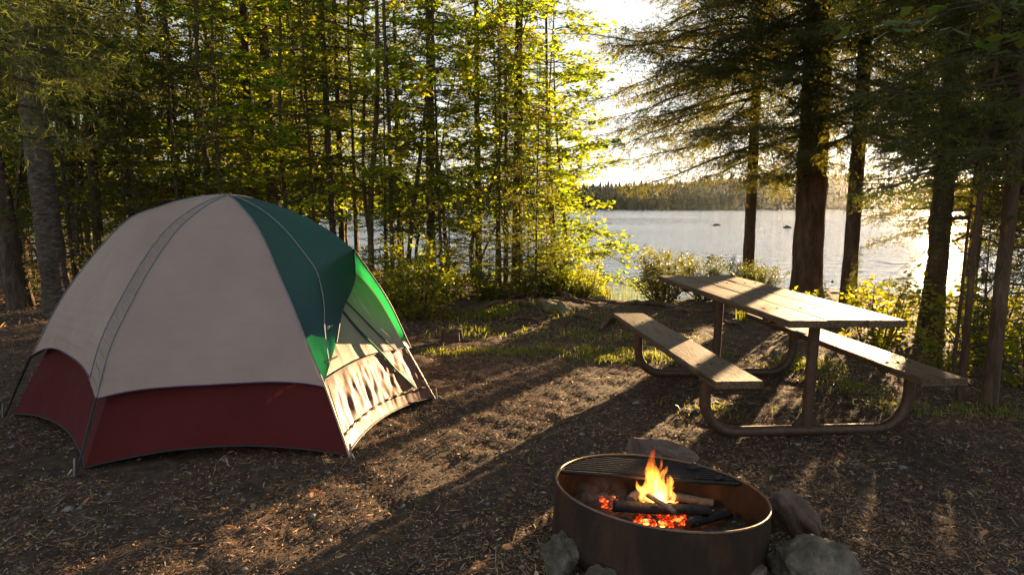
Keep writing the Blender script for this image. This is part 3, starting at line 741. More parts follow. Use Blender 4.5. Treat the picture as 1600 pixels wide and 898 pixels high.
for y in FY:
    g = Geo(); r = .21; xo = .68; zb = .037; top = .425
    pts = [[-xo, y, top], [-xo, y, .33]]
    for a in np.linspace(0, PI/2, 9): pts.append([-xo+r-r*math.cos(a), y, zb+r-r*math.sin(a)])
    for x in np.linspace(-xo+r+.05, xo-r-.05, 9): pts.append([x, y, zb])
    for a in np.linspace(PI/2, 0, 9): pts.append([xo-r+r*math.cos(a), y, zb+r-r*math.sin(a)])
    pts += [[xo, y, .33], [xo, y, top]]
    tube(g, pts, .034, 18); o = g.build('pipe_frame', M['steel'], tbl, True)
    g = Geo(); tube(g, [[0, y, zb+.02], [0, y, .40], [0, y, TZ-.046]], .033, 18); g.build('centre_post', M['steel'], tbl, True)
    for s_ in (-1, 1):
        g = Geo(); V = [[s_*.03, y-.006, .062], [s_*.10, y-.006, .062], [s_*.03, y-.006, .15], [s_*.03, y+.006, .062], [s_*.10, y+.006, .062], [s_*.03, y+.006, .15]]
        g.add(V, [[0, 1, 2], [3, 5, 4]]); g.add(V, [[0, 3, 4, 1], [1, 4, 5, 2], [2, 5, 3, 0]])
        o = g.build('gusset', M['steel'], tbl); fixnormals(o)
    g = Geo(); box(g, (0, y, TZ-.058), (.66, .06, .028)); g.build('top_support', M['steel'], tbl)
    for x in (-.645, .60):
        g = Geo(); box(g, (x, y, .417), (.25, .065, .014)); g.build('seat_support', M['steel'], tbl)

# ------------------------------------------------------------------ fire ring
RC = np.array([.653, 2.578, .211]); rn = np.array([.072, .097, 1.0]); rn /= np.linalg.norm(rn)
from mathutils import Matrix
ru = np.cross([0, 1., 0], rn); ru /= np.linalg.norm(ru); rv = np.cross(rn, ru); RR_ = .46
fire_root = empty('fire_ring', RC)
fire_root.matrix_world = Matrix(((ru[0], rv[0], rn[0], RC[0]), (ru[1], rv[1], rn[1], RC[1]), (ru[2], rv[2], rn[2], RC[2]), (0, 0, 0, 1)))
def rloc(x, y, z): return RC+ru*x+rv*y+rn*z
tag(fire_root, 'round rusted steel fire ring tilted slightly, with a grate over its back half', 'fire ring')
g = Geo(); n = 128; a = np.linspace(0, 2*PI, n+1)
zs = [0, -.004, -.05, -.10, -.15, -.20, -.245]; P = []
for z in zs:
    r = RR_+.001*np.sin(a*5+z*20)+.0015*fbm(np.cos(a)*3, np.sin(a)*3+z*5, 8, 3); P.append(np.stack([r*np.cos(a), r*np.sin(a), a*0+z], 1))
for z in zs[::-1]:
    r = RR_-.006+.001*np.sin(a*5+z*20)+.0015*fbm(np.cos(a)*3, np.sin(a)*3+z*5, 8, 3); P.append(np.stack([r*np.cos(a), r*np.sin(a), a*0+z], 1))
gridmesh(g, np.array(P)); o = g.build('ring_wall', M['ringsteel'], fire_root, True); fixnormals(o)
g = Geo(); tube(g, np.stack([(RR_-.003)*np.cos(a), (RR_-.003)*np.sin(a), a*0+.001], 1), .0055, 8, cap=False); g.build('rim', M['rim'], fire_root, True)
gt = 'grate_bar'
r1 = RR_-.012
for k, y in enumerate(np.linspace(.164, .427, 10)):
    x = math.sqrt(max(0.01, r1*r1-y*y)); g = Geo(); zz = -.012+(.004 if k else -.002)
    tube(g, [[-x, y, zz], [-x*.3, y+.001, zz-.002], [x*.4, y, zz-.003], [x, y, zz]], .0062 if k else .010, 8); g.build('grate_bar', M['grate'], fire_root, True)
for x in (-.22, .24):
    g = Geo(); tube(g, [[x, .158, -.024], [x, math.sqrt(r1*r1-x*x), -.024]], .007, 8); g.build('grate_crossbar', M['grate'], fire_root, True)
# ash bed, a thing of its own
g = Geo(); rr_ = np.linspace(0, .45, 40)[:, None]; aa = np.linspace(0, 2*PI, 97)[None]
xx = rr_*np.cos(aa); yy = rr_*np.sin(aa); zz = -.192+.055*fbm(xx*9, yy*9, 3, 5)+.03*np.exp(-(rr_/.2)**2)
gridmesh(g, np.stack([xx, yy, zz], -1)); o = g.build('ash_bed', M['ash'], None, True); o.matrix_world = fire_root.matrix_world.copy(); fixnormals(o)
tag(o, 'grey bed of ash and cinders filling the bottom of the fire ring', 'ash', kind='stuff')
# ring-plane helper: point on the ring-aligned plane at depth z below the rim, under a pixel
def ringpt(px, py, z):
    p = on_plane(px, py, RC+rn*z, rn); d = p-RC; return np.array([d@ru, d@rv, z])
def log(name, p0, p1, r, mat, label, seed, sides=20, taper=.9, cat='log'):
    g = Geo(); n = 40; t_ = np.linspace(0, 1, n); p0 = rloc(*p0); p1 = rloc(*p1); c = (p0+p1)/2
    pts = (p0-c)[None]*(1-t_[:, None])+(p1-c)[None]*t_[:, None]; pts = pts+.006*np.stack([fbm(t_*4, t_*0+k, seed, 3) for k in range(3)], 1)
    d = (p1-p0)/np.linalg.norm(p1-p0); uu = np.cross(d, [0, 0, 1.]); uu /= np.linalg.norm(uu); vv = np.cross(d, uu)
    a = np.linspace(0, 2*PI, sides+1)[:-1]; T, A_ = np.meshgrid(t_, a, indexing='ij')
    rad = r*(1-(1-taper)*T)*(1+.22*fbm(np.cos(A_)*1.6+T*1.5, np.sin(A_)*1.6+T*1.2, seed, 4)+.10*np.round(2*np.sin(A_*2+1))/2)
    P = pts[:, None]+rad[..., None]*(np.cos(A_)[..., None]*uu+np.sin(A_)[..., None]*vv)
    i, j = np.meshgrid(np.arange(n-1), np.arange(sides), indexing='ij'); k = (j+1) % sides
    g.add(P.reshape(-1, 3), np.stack([i*sides+j, i*sides+k, (i+1)*sides+k, (i+1)*sides+j], -1).reshape(-1, 4))
    g.add(P[0], [list(range(sides))]); g.add(P[-1], [list(range(sides))])
    o = g.build(name, mat, None, False, c); fixnormals(o); tag(o, label, cat); return o
log('charred_log', ringpt(960, 790, -.115), ringpt(1106, 797, -.115), .026, M['char'], 'black charred log lying level across the burning embers', 4)
log('charred_log', ringpt(1002, 766, -.077), ringpt(1056, 800, -.079), .013, M['ashwood'], 'thin ash-whitened stick resting across the black charred log', 9, taper=.7)
log('charred_log', ringpt(985, 782, -.131), ringpt(1006, 764, -.12), .022, M['ashwood'], 'short pale ash-covered log end behind the flames', 14)
log('charred_log', ringpt(1045, 775, -.142), ringpt(1115, 786, -.142), .020, M['ashwood'], 'grey burnt log lying behind the black charred log on the right', 19)
log('charred_log', ringpt(1075, 819, -.153), ringpt(1140, 802, -.153), .018, M['char'], 'black burnt stick at the right end of the ember glow', 24)
# charcoal lumps
for k, (px, py, s_, lb) in enumerate([(1084, 729, .045, 'large charcoal lump at the right back of the grate'), (1125, 746, .030, 'small charcoal lump near the right end of the grate front bar'), (1092, 744, .014, 'tiny charcoal crumb between two charcoal lumps on the grate')]):
    q = ringpt(px, py, s_*.3); rock('charcoal', rloc(*q), (s_*1.7, s_, s_*.9), M['char'], lb, 80+k, rough=.4, cat='charcoal', sub=12)
for k in range(16):
    a_ = RS.uniform(0, 2*PI); r_ = RS.uniform(.14, .38); s_ = RS.uniform(.02, .055)
    px_ = (r_*math.cos(a_), r_*math.sin(a_)-.05, -.168+.02*RS.random())
    rock('cinder', rloc(*px_), (s_*1.4, s_, s_*.8), M['char'] if k % 3 else M['ashwood'], 'small burnt cinder lying in the ash of the fire ring', 100+k, rough=.35, cat='cinder', group='cinders in the ash of the fire ring', sub=10)
# embers: glowing coals
t = NT('glowing_embers'); v = t.coords(); n1 = t.noise(v, 34, 5, .7); n2 = t.noise(v, 9, 3, .6)
mm = t.n('ShaderNodeMath', operation='MULTIPLY'); t.l(n1, mm.inputs[0]); t.l(n2, mm.inputs[1])
c = t.ramp(mm.outputs[0], [(.18, (.0, .0, .0)), (.25, (.45, .015, .0)), (.33, (1, .11, .008)), (.44, (1, .42, .05))])
b = t.bsdf((.02, .015, .015), .9, t.bump(n1, .8, .01)); t.l(c, b.inputs['Emission Color']); b.inputs['Emission Strength'].default_value = .6
M['ember'] = t.surf(b)
k = 0
spots = [(1000+RS.uniform(-12, 72), 812+RS.uniform(-8, 10)) for _ in range(60)]+[(955+RS.uniform(-18, 12), 785+RS.uniform(-8, 8)) for _ in range(18)]+[(1020+RS.uniform(-20, 40), 780+RS.uniform(-8, 8)) for _ in range(9)]
for px, py in spots:
    s_ = RS.uniform(.009, .026); q = ringpt(px, py, -.149-.012*RS.random())
    rock('ember', rloc(*q), (s_*1.6, s_, s_*.8), M['ember'], 'glowing orange coal among the embers under the logs', 200+k, rough=.35, cat='ember', group='glowing embers under the logs', sub=9, rz=RS.uniform(0, 3)); k += 1
# flames: closed tongues of hot gas (emitting volume)
t = NT('flame_gas'); tc = t.n('ShaderNodeTexCoord'); sp = t.n('ShaderNodeSeparateXYZ'); t.l(tc.outputs['Object'], sp.inputs[0])
hgt = t.n('ShaderNodeMapRange'); hgt.inputs['From Min'].default_value = 0; hgt.inputs['From Max'].default_value = .25; t.l(sp.outputs[2], hgt.inputs[0])
mp = t.n('ShaderNodeMapping'); mp.inputs['Scale'].default_value = (1, 1, .22); t.l(tc.outputs['Object'], mp.inputs[0]); nn = t.noise(mp.outputs[0], 62, 3, .6, .6)
cc = t.ramp(hgt.outputs[0], [(0, (1, .50, .10)), (.3, (1, .42, .055)), (.65, (1, .24, .02)), (1, (1, .10, .008))])
st = t.ramp(hgt.outputs[0], [(0, (.25, .25, .25)), (.10, (.9, .9, .9)), (.5, (.8, .8, .8)), (1, (.12, .12, .12))])
nr = t.ramp(nn, [(.38, (.03, .03, .03)), (.56, (1, 1, 1))]); mu = t.n('ShaderNodeMath', operation='MULTIPLY'); t.l(st, mu.inputs[0]); t.l(nr, mu.inputs[1])
m2 = t.n('ShaderNodeMath', operation='MULTIPLY'); t.l(mu.outputs[0], m2.inputs[0]); m2.inputs[1].default_value = 26
em = t.n('ShaderNodeEmission'); t.l(cc, em.inputs[0]); t.l(m2.outputs[0], em.inputs[1]); t.l(em.outputs[0], t.out.inputs['Volume']); M['flame'] = t.m
fb = rloc(*ringpt(1022, 786, -.118)); flame = empty('flame', fb); tag(flame, 'yellow and orange flames rising from the logs in the fire ring', 'flame')
def tongue(x, y, h, r, seed, lean=0, z0=0.0):
    rr = np.random.default_rng(seed); n = 26; t_ = np.linspace(0, 1, n); g = Geo()
    px_ = x+lean*t_**1.3+.016*np.sin(t_*6+seed)*t_; py_ = y+.012*np.cos(t_*5+seed*2)*t_
    pts = np.stack([px_, py_, z0+h*t_], 1); rad = r*(np.sin(PI*np.clip(t_*.80+.20, 0, 1))**.9)*(1+.2*np.sin(t_*13+seed))+.0006
    a = np.arange(14)*2*PI/14; tw = seed+t_*2.2
    P = pts[:, None]+np.stack([rad[:, None]*1.15*np.cos(a+tw[:, None]), rad[:, None]*.7*np.sin(a+tw[:, None]), 0*a+0*tw[:, None]], -1)
    i, j = np.meshgrid(np.arange(n-1), np.arange(14), indexing='ij'); k = (j+1) % 14
    g.add(P.reshape(-1, 3), np.stack([i*14+j, i*14+k, (i+1)*14+k, (i+1)*14+j], -1).reshape(-1, 4)); g.add(P[0], [list(range(14))]); g.add(P[-1], [list(range(14))])
    o = g.build('flame_tongue', M['flame'], flame, True); fixnormals(o)
for a in ((.0, .0, .245, .024, 1, -.012), (.028, .01, .165, .020, 2, .010), (-.022, .0, .16, .016, 3, -.03), (.058, .015, .125, .017, 4, .012), (.008, -.012, .13, .024, 5, .015), (-.05, .01, .10, .014, 6, -.022), (.085, .02, .06, .015, 7, .01), (.03, -.03, .06, .02, 8, .0), (.012, .015, .20, .010, 9, .004)): tongue(a[0], a[1], a[2]*1.12, a[3]*1.15, *a[4:])
for px, py, h_ in ((1035, 822, .035), (1060, 815, .03), (1010, 818, .028), (1052, 800, .06)):
    q = rloc(*ringpt(px, py, -.142))-fb; tongue(q[0], q[1], h_, .015, px % 7, .0, q[2])
pl = bpy.data.lights.new('fire_glow', 'POINT'); pl.energy = .3; pl.color = (1, .38, .10); pl.shadow_soft_size = .06
po = bpy.data.objects.new('fire_glow', pl); col.objects.link(po); po.location = fb+np.array([0, 0, .09])
# thin smoke drifting left of the flames
t = NT('smoke_gas'); v = t.coords('Object'); nn = t.noise(v, 14, 4, .65, 1.0); tc = t.n('ShaderNodeTexCoord')
gr_ = t.n('ShaderNodeTexGradient', gradient_type='SPHERICAL'); mp = t.n('ShaderNodeMapping'); mp.inputs['Scale'].default_value = (8, 10, 13); t.l(tc.outputs['Object'], mp.inputs[0]); t.l(mp.outputs[0], gr_.inputs[0])
r = t.ramp(nn, [(.44, (0, 0, 0)), (.72, (1, 1, 1))]); m1 = t.n('ShaderNodeMath', operation='MULTIPLY'); t.l(r, m1.inputs[0]); t.l(gr_.outputs['Fac'], m1.inputs[1])
m2 = t.n('ShaderNodeMath', operation='MULTIPLY'); t.l(m1.outputs[0], m2.inputs[0]); m2.inputs[1].default_value = 7
pv = t.n('ShaderNodeVolumePrincipled'); pv.inputs['Color'].default_value = (.75, .70, .68, 1); t.l(m2.outputs[0], pv.inputs['Density']); t.l(pv.outputs[0], t.out.inputs['Volume']); M['smoke'] = t.m
sp_ = rloc(*ringpt(940, 768, -.077)); g = Geo(); u_ = np.linspace(0, 2*PI, 25)[:, None]; v_ = np.linspace(0, PI, 13)[None]
gridmesh(g, np.stack([.13*np.cos(u_)*np.sin(v_), .10*np.sin(u_)*np.sin(v_), .075*np.cos(v_)+0*u_], -1)); o = g.build('smoke', M['smoke'], None, True, sp_); tag(o, 'thin pale smoke left of the flames inside the fire ring', 'smoke', kind='stuff')
# ------------------------------------------------------------------ trees: named ones first
def px2(px, py): q = at(px, py, 0); return q[0], q[1]
def put(o, x, y, label, cat='tree', group=None, rz=0., s=1, tilt=(0, 0)): return place(o, x, y, rz, s, label, cat, group, tilt)
# big trunks at the left edge
o = conifer('birch_tree', 12, .165, 3.3, 1.5, 301, lean=(-.35, 0), wob=.05, bark='birch', needle='needle', dens=.8, nlen=.06, nwid=.012, dead=6, topr=.3, zmax=9); put(o, -6.05, 8.1, 'thick pale-barked tree behind the tent left side, with peeling horizontal bark')
o = conifer('spruce_tree', 12, .14, 3.4, 1.4, 302, lean=(-1.0, 0), wob=.04, dead=8, nlen=.06, nwid=.012, dens=.8, topr=.3, zmax=9); put(o, -6.95, 8.6, 'dark leaning trunk at the far left edge of the picture')
# right side, lake shore
o = conifer('spruce_tree', 13, .095, 2.25, 2.75, 311, lean=(-.1, 0), wob=.03, bark='bark_warm', needle='needle_warm', dens=2.2, nlen=.052, nwid=.011, droop=.42, dead=2, nbr=5, step=.26, zmax=6.5, gap=.22, hang=.95, azbias=PI, topr=.3); put(o, 4.0, 10.35, 'slim straight spruce with drooping boughs standing behind the far end of the picnic table')
o = conifer('spruce_tree', 15, .225, 2.7, 2.1, 312, lean=(-.25, 0), wob=.05, bark='bark_warm', needle='needle_warm', dens=1.7, nlen=.055, nwid=.012, droop=.35, dead=3, nbr=6, step=.25, zmax=6.5, gap=.12, hang=.9, topr=.5); put(o, 4.62, 9.55, 'thickest trunk on the shore, flared at its foot behind the picnic table')
o = conifer('spruce_tree', 13, .105, 2.5, 1.9, 313, lean=(-.05, 0), wob=.05, bark='bark_warm', needle='needle_warm', dens=1.7, nlen=.055, nwid=.011, hang=.9, droop=.4, dead=3, nbr=6, step=.25, zmax=6.5, gap=.22, topr=.4); put(o, 4.95, 8.95, 'dark medium trunk just right of the thickest shore trunk')
o = conifer('spruce_tree', 13, .125, 2.4, 1.9, 314, lean=(.0, 0), wob=.02, bark='bark_warm', needle='needle_warm', dens=1.8, nlen=.05, nwid=.010, hang=.9, droop=.3, dead=6, nbr=7, step=.22, zmax=5.6, gap=.16, topr=.4); put(o, 5.38, 7.75, 'sunlit-edged trunk in front of the sun glitter on the lake')
o = conifer('spruce_tree', 9, .048, 1.75, 1.35, 315, lean=(.0, 0), wob=.02, bark='bark_warm', needle='needle', dens=2.0, nlen=.036, nwid=.006, hang=.7, droop=.2, dead=12, nbr=7, step=.14, zmax=4.2, gap=.12, topr=.5); put(o, 3.47, 4.32, 'dark straight trunk near the right picture edge beyond the bench end')
o = conifer('spruce_sapling', 5, .026, 1.9, .9, 316, lean=(.12, 0), wob=.10, bark='bark_warm', needle='needle', dens=1.1, nlen=.035, nwid=.006, dead=9, nbr=4, step=.22, zmax=4, gap=.3); put(o, 3.33, 4.42, 'thin crooked sapling trunk just left of the dark straight right-edge trunk')
o = conifer('spruce_sapling', 5, .014, 1.3, .8, 317, lean=(.05, 0), wob=.10, bark='bark_warm', needle='needle', dens=1.1, nlen=.035, nwid=.006, dead=9, nbr=4, step=.22, zmax=4, gap=.3); put(o, 3.62, 4.9, 'very thin dark sapling between the two right-edge trunks')
protoR = conifer('spruce_tree', 12, .09, 1.2, 2.0, 318, wob=.04, bark='bark_warm', needle='needle_warm', dens=1.6, nlen=.055, nwid=.011, hang=.8, droop=.3, dead=5, nbr=6, step=.26, zmax=7, gap=.1)
put(protoR, 6.6, 7.2, 'dense spruce at the right picture edge close to the shore', rz=1)
for k, (x, y, s_, lb) in enumerate([(8.2, 8.9, 1.0, 'spruce half out of frame right of the glitter trunk'), (7.0, 9.3, .9, 'spruce on the shore edge between glitter and right picture edge'), (5.9, 5.6, .8, 'near dark spruce filling the upper right corner')]):
    put(protoR, x, y, lb, rz=k*2.1+.4, s=s_)
# long pine bough reaching in from the upper right: a pine whose trunk stands just right of the thick one
o = conifer('pine_tree', 12, .13, 3.7, 4.6, 319, wob=.04, bark='bark_warm', needle='needle_warm', dens=1.4, nlen=.075, nwid=.009, droop=.10, dead=2, nbr=4, step=.45, zmax=6.0, gap=.1, azbias=PI*1.03, topr=.4, hang=.3); put(o, 4.95, 10.3, 'pine behind the shore trunks whose long level boughs reach left over the water')
# near pine outside the left edge with boughs drooping into the corner
o = conifer('pine_tree', 9, .13, 2.15, 1.75, 320, wob=.03, needle='pine', dens=2.2, nlen=.055, nwid=.0034, droop=.14, dead=0, nbr=6, step=.20, zmax=3.6, gap=.1, azbias=.15, topr=.5); put(o, -4.35, 4.35, 'near pine at the left edge with long-needled sunlit boughs in the upper left corner')
# overhanging maple at the upper right
o = broadleaf('maple_tree', [(np.array([[0, 0, 0], [0, 0, 1.2], [-.15, -.05, 2.4], [-.3, -.1, 3.4]]), .05)], 330, leaf=.085, mat='leaf_dark', z0=2.38, blen=1.35, step=.12, nb=2, up=.12, per=4, azb=PI*1.05, tilt=.5); put(o, 2.85, 3.05, 'maple leaning in at the upper right corner with broad dark leaves')

# ---- left forest: conifer trunks that can be told apart
pA = conifer('spruce_tree', 13, .085, 2.6, 1.5, 340, lean=(.1, 0), wob=.05, dens=.8, nlen=.06, nwid=.013, dead=14, nbr=5, step=.30, zmax=8.5, gap=.32)
pB = conifer('spruce_tree', 12, .058, 1.5, 1.35, 341, lean=(-.12, .1), wob=.06, dens=.8, nlen=.06, nwid=.013, dead=16, nbr=5, step=.27, zmax=8.5, gap=.32)
pC = conifer('spruce_tree', 12, .105, 3.4, 1.5, 342, lean=(.05, 0), wob=.05, dens=.8, nlen=.06, nwid=.013, dead=18, nbr=4, step=.33, zmax=8.5, gap=.35)
pD = conifer('spruce_sapling', 6.5, .035, .45, .95, 343, lean=(.1, 0), wob=.05, dens=1.0, nlen=.05, nwid=.010, droop=.15, dead=3, nbr=5, step=.21, gap=.15)
pE = conifer('dead_spruce', 10, .04, 9.8, .2, 344, lean=(.15, 0), wob=.08, dead=60, nlen=.06, nwid=.013)
dA = broadleaf('birch_sapling', [(np.array([[0, 0, 0], [.02, 0, 1.5], [.16, .05, 3.2], [.2, .1, 6.2], [.3, .2, 8.2]]), .045), (np.array([[0, 0, .9], [-.10, .1, 1.9], [-.05, .2, 4.2], [-.25, .2, 6.6]]), .026)], 350, leaf=.092, z0=1.6, blen=1.8, step=.30, nb=2, per=9)
dB = broadleaf('birch_sapling', [(np.array([[0, 0, 0], [.12, 0, 1.2], [.32, .0, 2.6], [.50, .1, 4.3], [.62, .1, 6.5]]), .038)], 351, leaf=.092, z0=1.4, blen=1.7, step=.28, nb=2, per=9)
dC = broadleaf('birch_sapling', [(np.array([[0, 0, 0], [-.05, 0, .8], [.35, 0, 2.0], [.55, .1, 3.3], [1.0, .1, 4.8]]), .030), (np.array([[0, 0, .3], [.3, .1, 1.0], [.9, .1, 1.9], [1.4, .2, 2.8]]), .018)], 352, leaf=.085, z0=1.0, blen=1.3, step=.26, nb=2, per=9)
named = [(pA, 118, 11.0, 1.0, 'straight dark spruce trunk just right of the pale-barked tree'), (pA, 152, 9.8, .95, 'spruce trunk with sunlit right edge left of the tent top, second from the pale-barked tree'),
 (pB, 205, 10.8, 1.0, 'slim spruce trunk halfway between the pale-barked tree and the tent top'), (pB, 240, 13.0, 1.0, 'distant slim spruce trunk above the left shoulder of the tent'),
 (pC, 398, 10.6, .95, 'left one of the pair of dark trunks right above the tent top'), (pC, 431, 10.4, 1.12, 'thick dark trunk right of its twin above the green part of the tent'),
 (pE, 470, 11.0, .8, 'thin dead spruce pole with bare side twigs above the tent hood'), (pB, 521, 9.6, 1.0, 'slim spruce trunk rising behind the tip of the tent hood'),
 (pB, 533, 12.0, 1.1, 'slim spruce behind and just right of the trunk at the hood tip'), (pE, 612, 9.0, .9, 'straight bare sunlit pole right of the tent, in front of the yellow bush'),
 (pA, 672, 11.2, 1.05, 'dark spruce trunk above the low stump'), (pA, 748, 12.2, .9, 'straight trunk left of the last dark trunk before the open water'),
 (pB, 777, 12.8, 1.0, 'slim trunk between two darker trunks near the open water'), (pC, 808, 11.2, .98, 'last dark straight trunk before the open water')]
for k, (p_, px, Y, s_, lb) in enumerate(named):
    x = (px-800)/965*Y
    put(p_, x, Y, lb, rz=k*1.9+.3, s=s_)
for k, (p_, px, Y, s_, rz, lb) in enumerate([(dA, 578, 9.3, 1.0, .0, 'forked birch sapling with two pale stems right of the tent peak'), (dB, 632, 9.8, 1.0, .1, 'leaning birch sapling curving right above the yellow bush'),
   (dC, 742, 10.2, 1.05, 0, 'crooked leaning sapling left of the open water'), (dC, 655, 10.8, .95, .1, 'crooked sapling bent to the right above the low stump'),
   (dA, 868, 11.6, 1.08, 2.2, 'leafy birch at the edge of the open water with bright yellow-green leaves'), (dB, 895, 12.2, 1.1, 2.0, 'leafy birch leaning over the lake at the gap in the trees'),
   (dA, 790, 11.0, .95, 1.2, 'birch in bright leaf around the last dark trunk'), (dB, 700, 11.6, 1.05, 4.0, 'birch in bright leaf behind the bent saplings'), (dA, 835, 13.3, .8, .8, 'small birch behind the leafy birches at the water gap')]):
    put(p_, (px-800)/965*Y, Y, lb, rz=rz, s=s_)
# ---- the rest of the forest
RS2 = np.random.default_rng(77)
pts = [(o.location[0], o.location[1]) for o in col.objects if o.get('category') == 'tree']
def scatter(n, pxr, Yr, mind):
    out = []; tries = 0
    while len(out) < n and tries < 9000:
        tries += 1; px = RS2.uniform(*pxr); Y = Yr[0]+(Yr[1]-Yr[0])*RS2.random()**1.0; x = (px-800)/965*Y
        if Y > shore(np.array([x]))[0]-.3: continue
        if math.hypot(x-AX[0], Y-AX[1]) < 3.2: continue
        if any((x-a)**2+(Y-b)**2 < mind**2 for a, b in pts): continue
        pts.append((x, Y)); out.append((x, Y))
    return out
gB = 'slender conifers of the forest behind the tent'
for k, (x, y) in enumerate(scatter(22, (-60, 640), (10.3, 16), .8)):
    put([pA, pE, pB, pC, pE][k % 5] if y < 20 else [pA, pB][k % 2], x, y, 'slender dark conifer in the dense forest behind the tent', group=gB, rz=RS2.uniform(0, 6), s=RS2.uniform(.8, 1.2))
for k, (x, y) in enumerate(scatter(8, (560, 830), (11.5, 15), .8)):
    put([pB, pE, pA][k % 3], x, y, 'slender conifer among the birches between the tent and the open water', group='conifers between the tent and the open water', rz=RS2.uniform(0, 6), s=RS2.uniform(.75, 1.05))
for k, (x, y) in enumerate(scatter(34, (-40, 800), (9.8, 15), .7)):
    put([dA, dB, dC][k % 3], x, y, 'young leafy birch growing among the conifers', group='young birches among the conifers', rz=RS2.uniform(0, 6), s=RS2.uniform(.8, 1.15), tilt=(RS2.normal()*.08, RS2.normal()*.08))
for k, (x, y) in enumerate(scatter(30, (-20, 860), (8.8, 17), .55)):
    put(pD, x, y, 'small bushy spruce sapling on the forest floor', group='spruce saplings on the forest floor', rz=RS2.uniform(0, 6), s=RS2.uniform(.4, .95))

# ------------------------------------------------------------------ shrubs and undergrowth
def shrub(name, n, h, spread, seed, leaf, mat, per=7, lean=0.0, blen=.35, step=.10, up=.6, tilt=.7):
    rr = np.random.default_rng(seed); st_ = []
    for k in range(n):
        a = rr.uniform(0, 6.28); s_ = spread*rr.uniform(.1, 1)**.7; hh = h*rr.uniform(.55, 1.05)*(1-.3*(s_/spread)**2); b = rr.uniform(.1, .35)*s_
        st_.append((np.array([[b*math.cos(a), b*math.sin(a), 0], [s_*.6*math.cos(a)+.03*rr.normal(), s_*.6*math.sin(a), hh*.5], [s_*math.cos(a)+.05*rr.normal(), s_*math.sin(a)+.05*rr.normal(), hh]]), .008+.004*rr.random()))
    return broadleaf(name, st_, seed, leaf=leaf, mat=mat, z0=.08, blen=blen, step=step, nb=1, up=up, per=per, tilt=tilt)
sA = shrub('leafy_bush', 16, 1.15, .75, 401, .055, 'leaf_low', per=6)
x, y = px2(655, 500); put(sA, x-.05, y+.1, 'bright yellow-green bush right of the tent behind the stump', 'bush')
for k, (px, py, s_, lb) in enumerate([(600, 480, .8, 'yellow-green bush hidden partly by the tent right edge'), (845, 462, .62, 'low leafy bush at the foot of the last dark trunk'), (905, 452, .6, 'low sunlit bush on the bank left of the open water'),
      (870, 440, .85, 'larger sunlit bush behind the bank left of the water'), (760, 470, .5, 'small leafy bush in the shade behind the mossy bank'), (690, 470, .8, 'dim bush behind the bright yellow-green bush')]):
    x, y = px2(px, py); y = min(y, float(shore(np.array([x]))[0])-.1); put(sA, x, y, lb, 'bush', rz=k*1.3+.5, s=s_)
sB = shrub('lakeside_shrub', 26, .90, .75, 402, .034, 'leaf_olive', per=9, blen=.26, step=.085, up=1.0, tilt=1.0)
put(sB, 2.25, 9.05, 'rounded green shrub at the water edge behind the picnic table left end', 'shrub', s=1.0)
for k, (x, y, s_, lb) in enumerate([(3.0, 9.45, .85, 'low green shrub right of the rounded one behind the table top'), (3.65, 9.7, .75, 'low shrub left of the slim spruce trunk foot'), (4.2, 10.2, .6, 'small shrub between the slim trunk and the thickest trunk')]):
    put(sB, x, y, lb, 'shrub', rz=k*2+1, s=s_)
sC = shrub('leafy_plant', 9, .85, .45, 403, .060, 'leaf_low', per=5, blen=.3, step=.12, up=.5)
for k, (x, y, s_, lb) in enumerate([(3.75, 6.15, 1.0, 'leafy sapling backlit by the sun beyond the right bench'), (4.3, 6.9, .95, 'leafy sapling in front of the glitter trunk'), (4.75, 6.3, .8, 'leafy plant right of the glitter trunk foot'), (3.75, 5.2, .55, 'low plant with broad leaves beyond the right bench end'),
      (4.15, 4.75, .8, 'broad-leaved plant at the right edge behind the dark straight trunk'), (4.4, 5.5, .9, 'leafy plant among the trunks near the right picture edge'), (3.55, 7.3, .7, 'low plant behind the middle of the right bench'), (5.3, 6.6, 1.1, 'tall leafy plant at the right edge toward the lake')]):
    put(sC, x, y, lb, 'plant', rz=k*1.1, s=s_)
for k, (x, y, s_, lb) in enumerate([(3.95, 7.0, .16, 'tiny spruce seedling behind the right bench'), (4.6, 5.9, .30, 'small spruce seedling near the right edge trunks'), (4.25, 4.9, .26, 'small dark spruce seedling behind the dark straight trunk'), (4.9, 7.2, .33, 'spruce seedling at the foot of the glitter trunk'),
      (-.35, 9.2, .2, 'small spruce seedling behind the mossy bank'), (.55, 9.9, .28, 'small spruce at the bank left of the water'), (5.6, 6.0, .38, 'bushy young spruce at the right picture edge')]):
    put(pD, x, y, lb, 'sapling', rz=k*1.4, s=s_)
for n_ in (sA, sB, sC, pD): pass

# ------------------------------------------------------------------ stump and exposed roots
sx_, sy_ = px2(706, 534); g = Geo(); n = 14; t_ = np.linspace(0, 1, n); a = np.linspace(0, 2*PI, 41)
rad = .105+.07*np.exp(-t_*5); P = []
for k in range(n):
    r = rad[k]*(1+.16*np.sin(a*5+.5)*math.exp(-t_[k]*2.5)+.08*np.sin(a*9+2))+.006*fbm(np.cos(a)*3, np.sin(a)*3+t_[k]*2, 5, 3); P.append(np.stack([r*np.cos(a), r*np.sin(a), a*0-.03+.15*t_[k]+.018*t_[k]*np.sin(a*2+1)+.012*t_[k]*fbm(np.cos(a)*5, np.sin(a)*5, 8, 3)], 1))
P.append(P[-1]*[.6, .6, 1]+[0, 0, .004]); P.append(P[-1]*[.02, .02, 1]+[0, 0, -.006]); gridmesh(g, np.array(P))
o = g.build('tree_stump', M['bark'], None, True, (sx_, sy_, gh(sx_, sy_))); fixnormals(o); tag(o, 'low sawn tree stump standing right of the tent beside the yellow bush', 'stump')
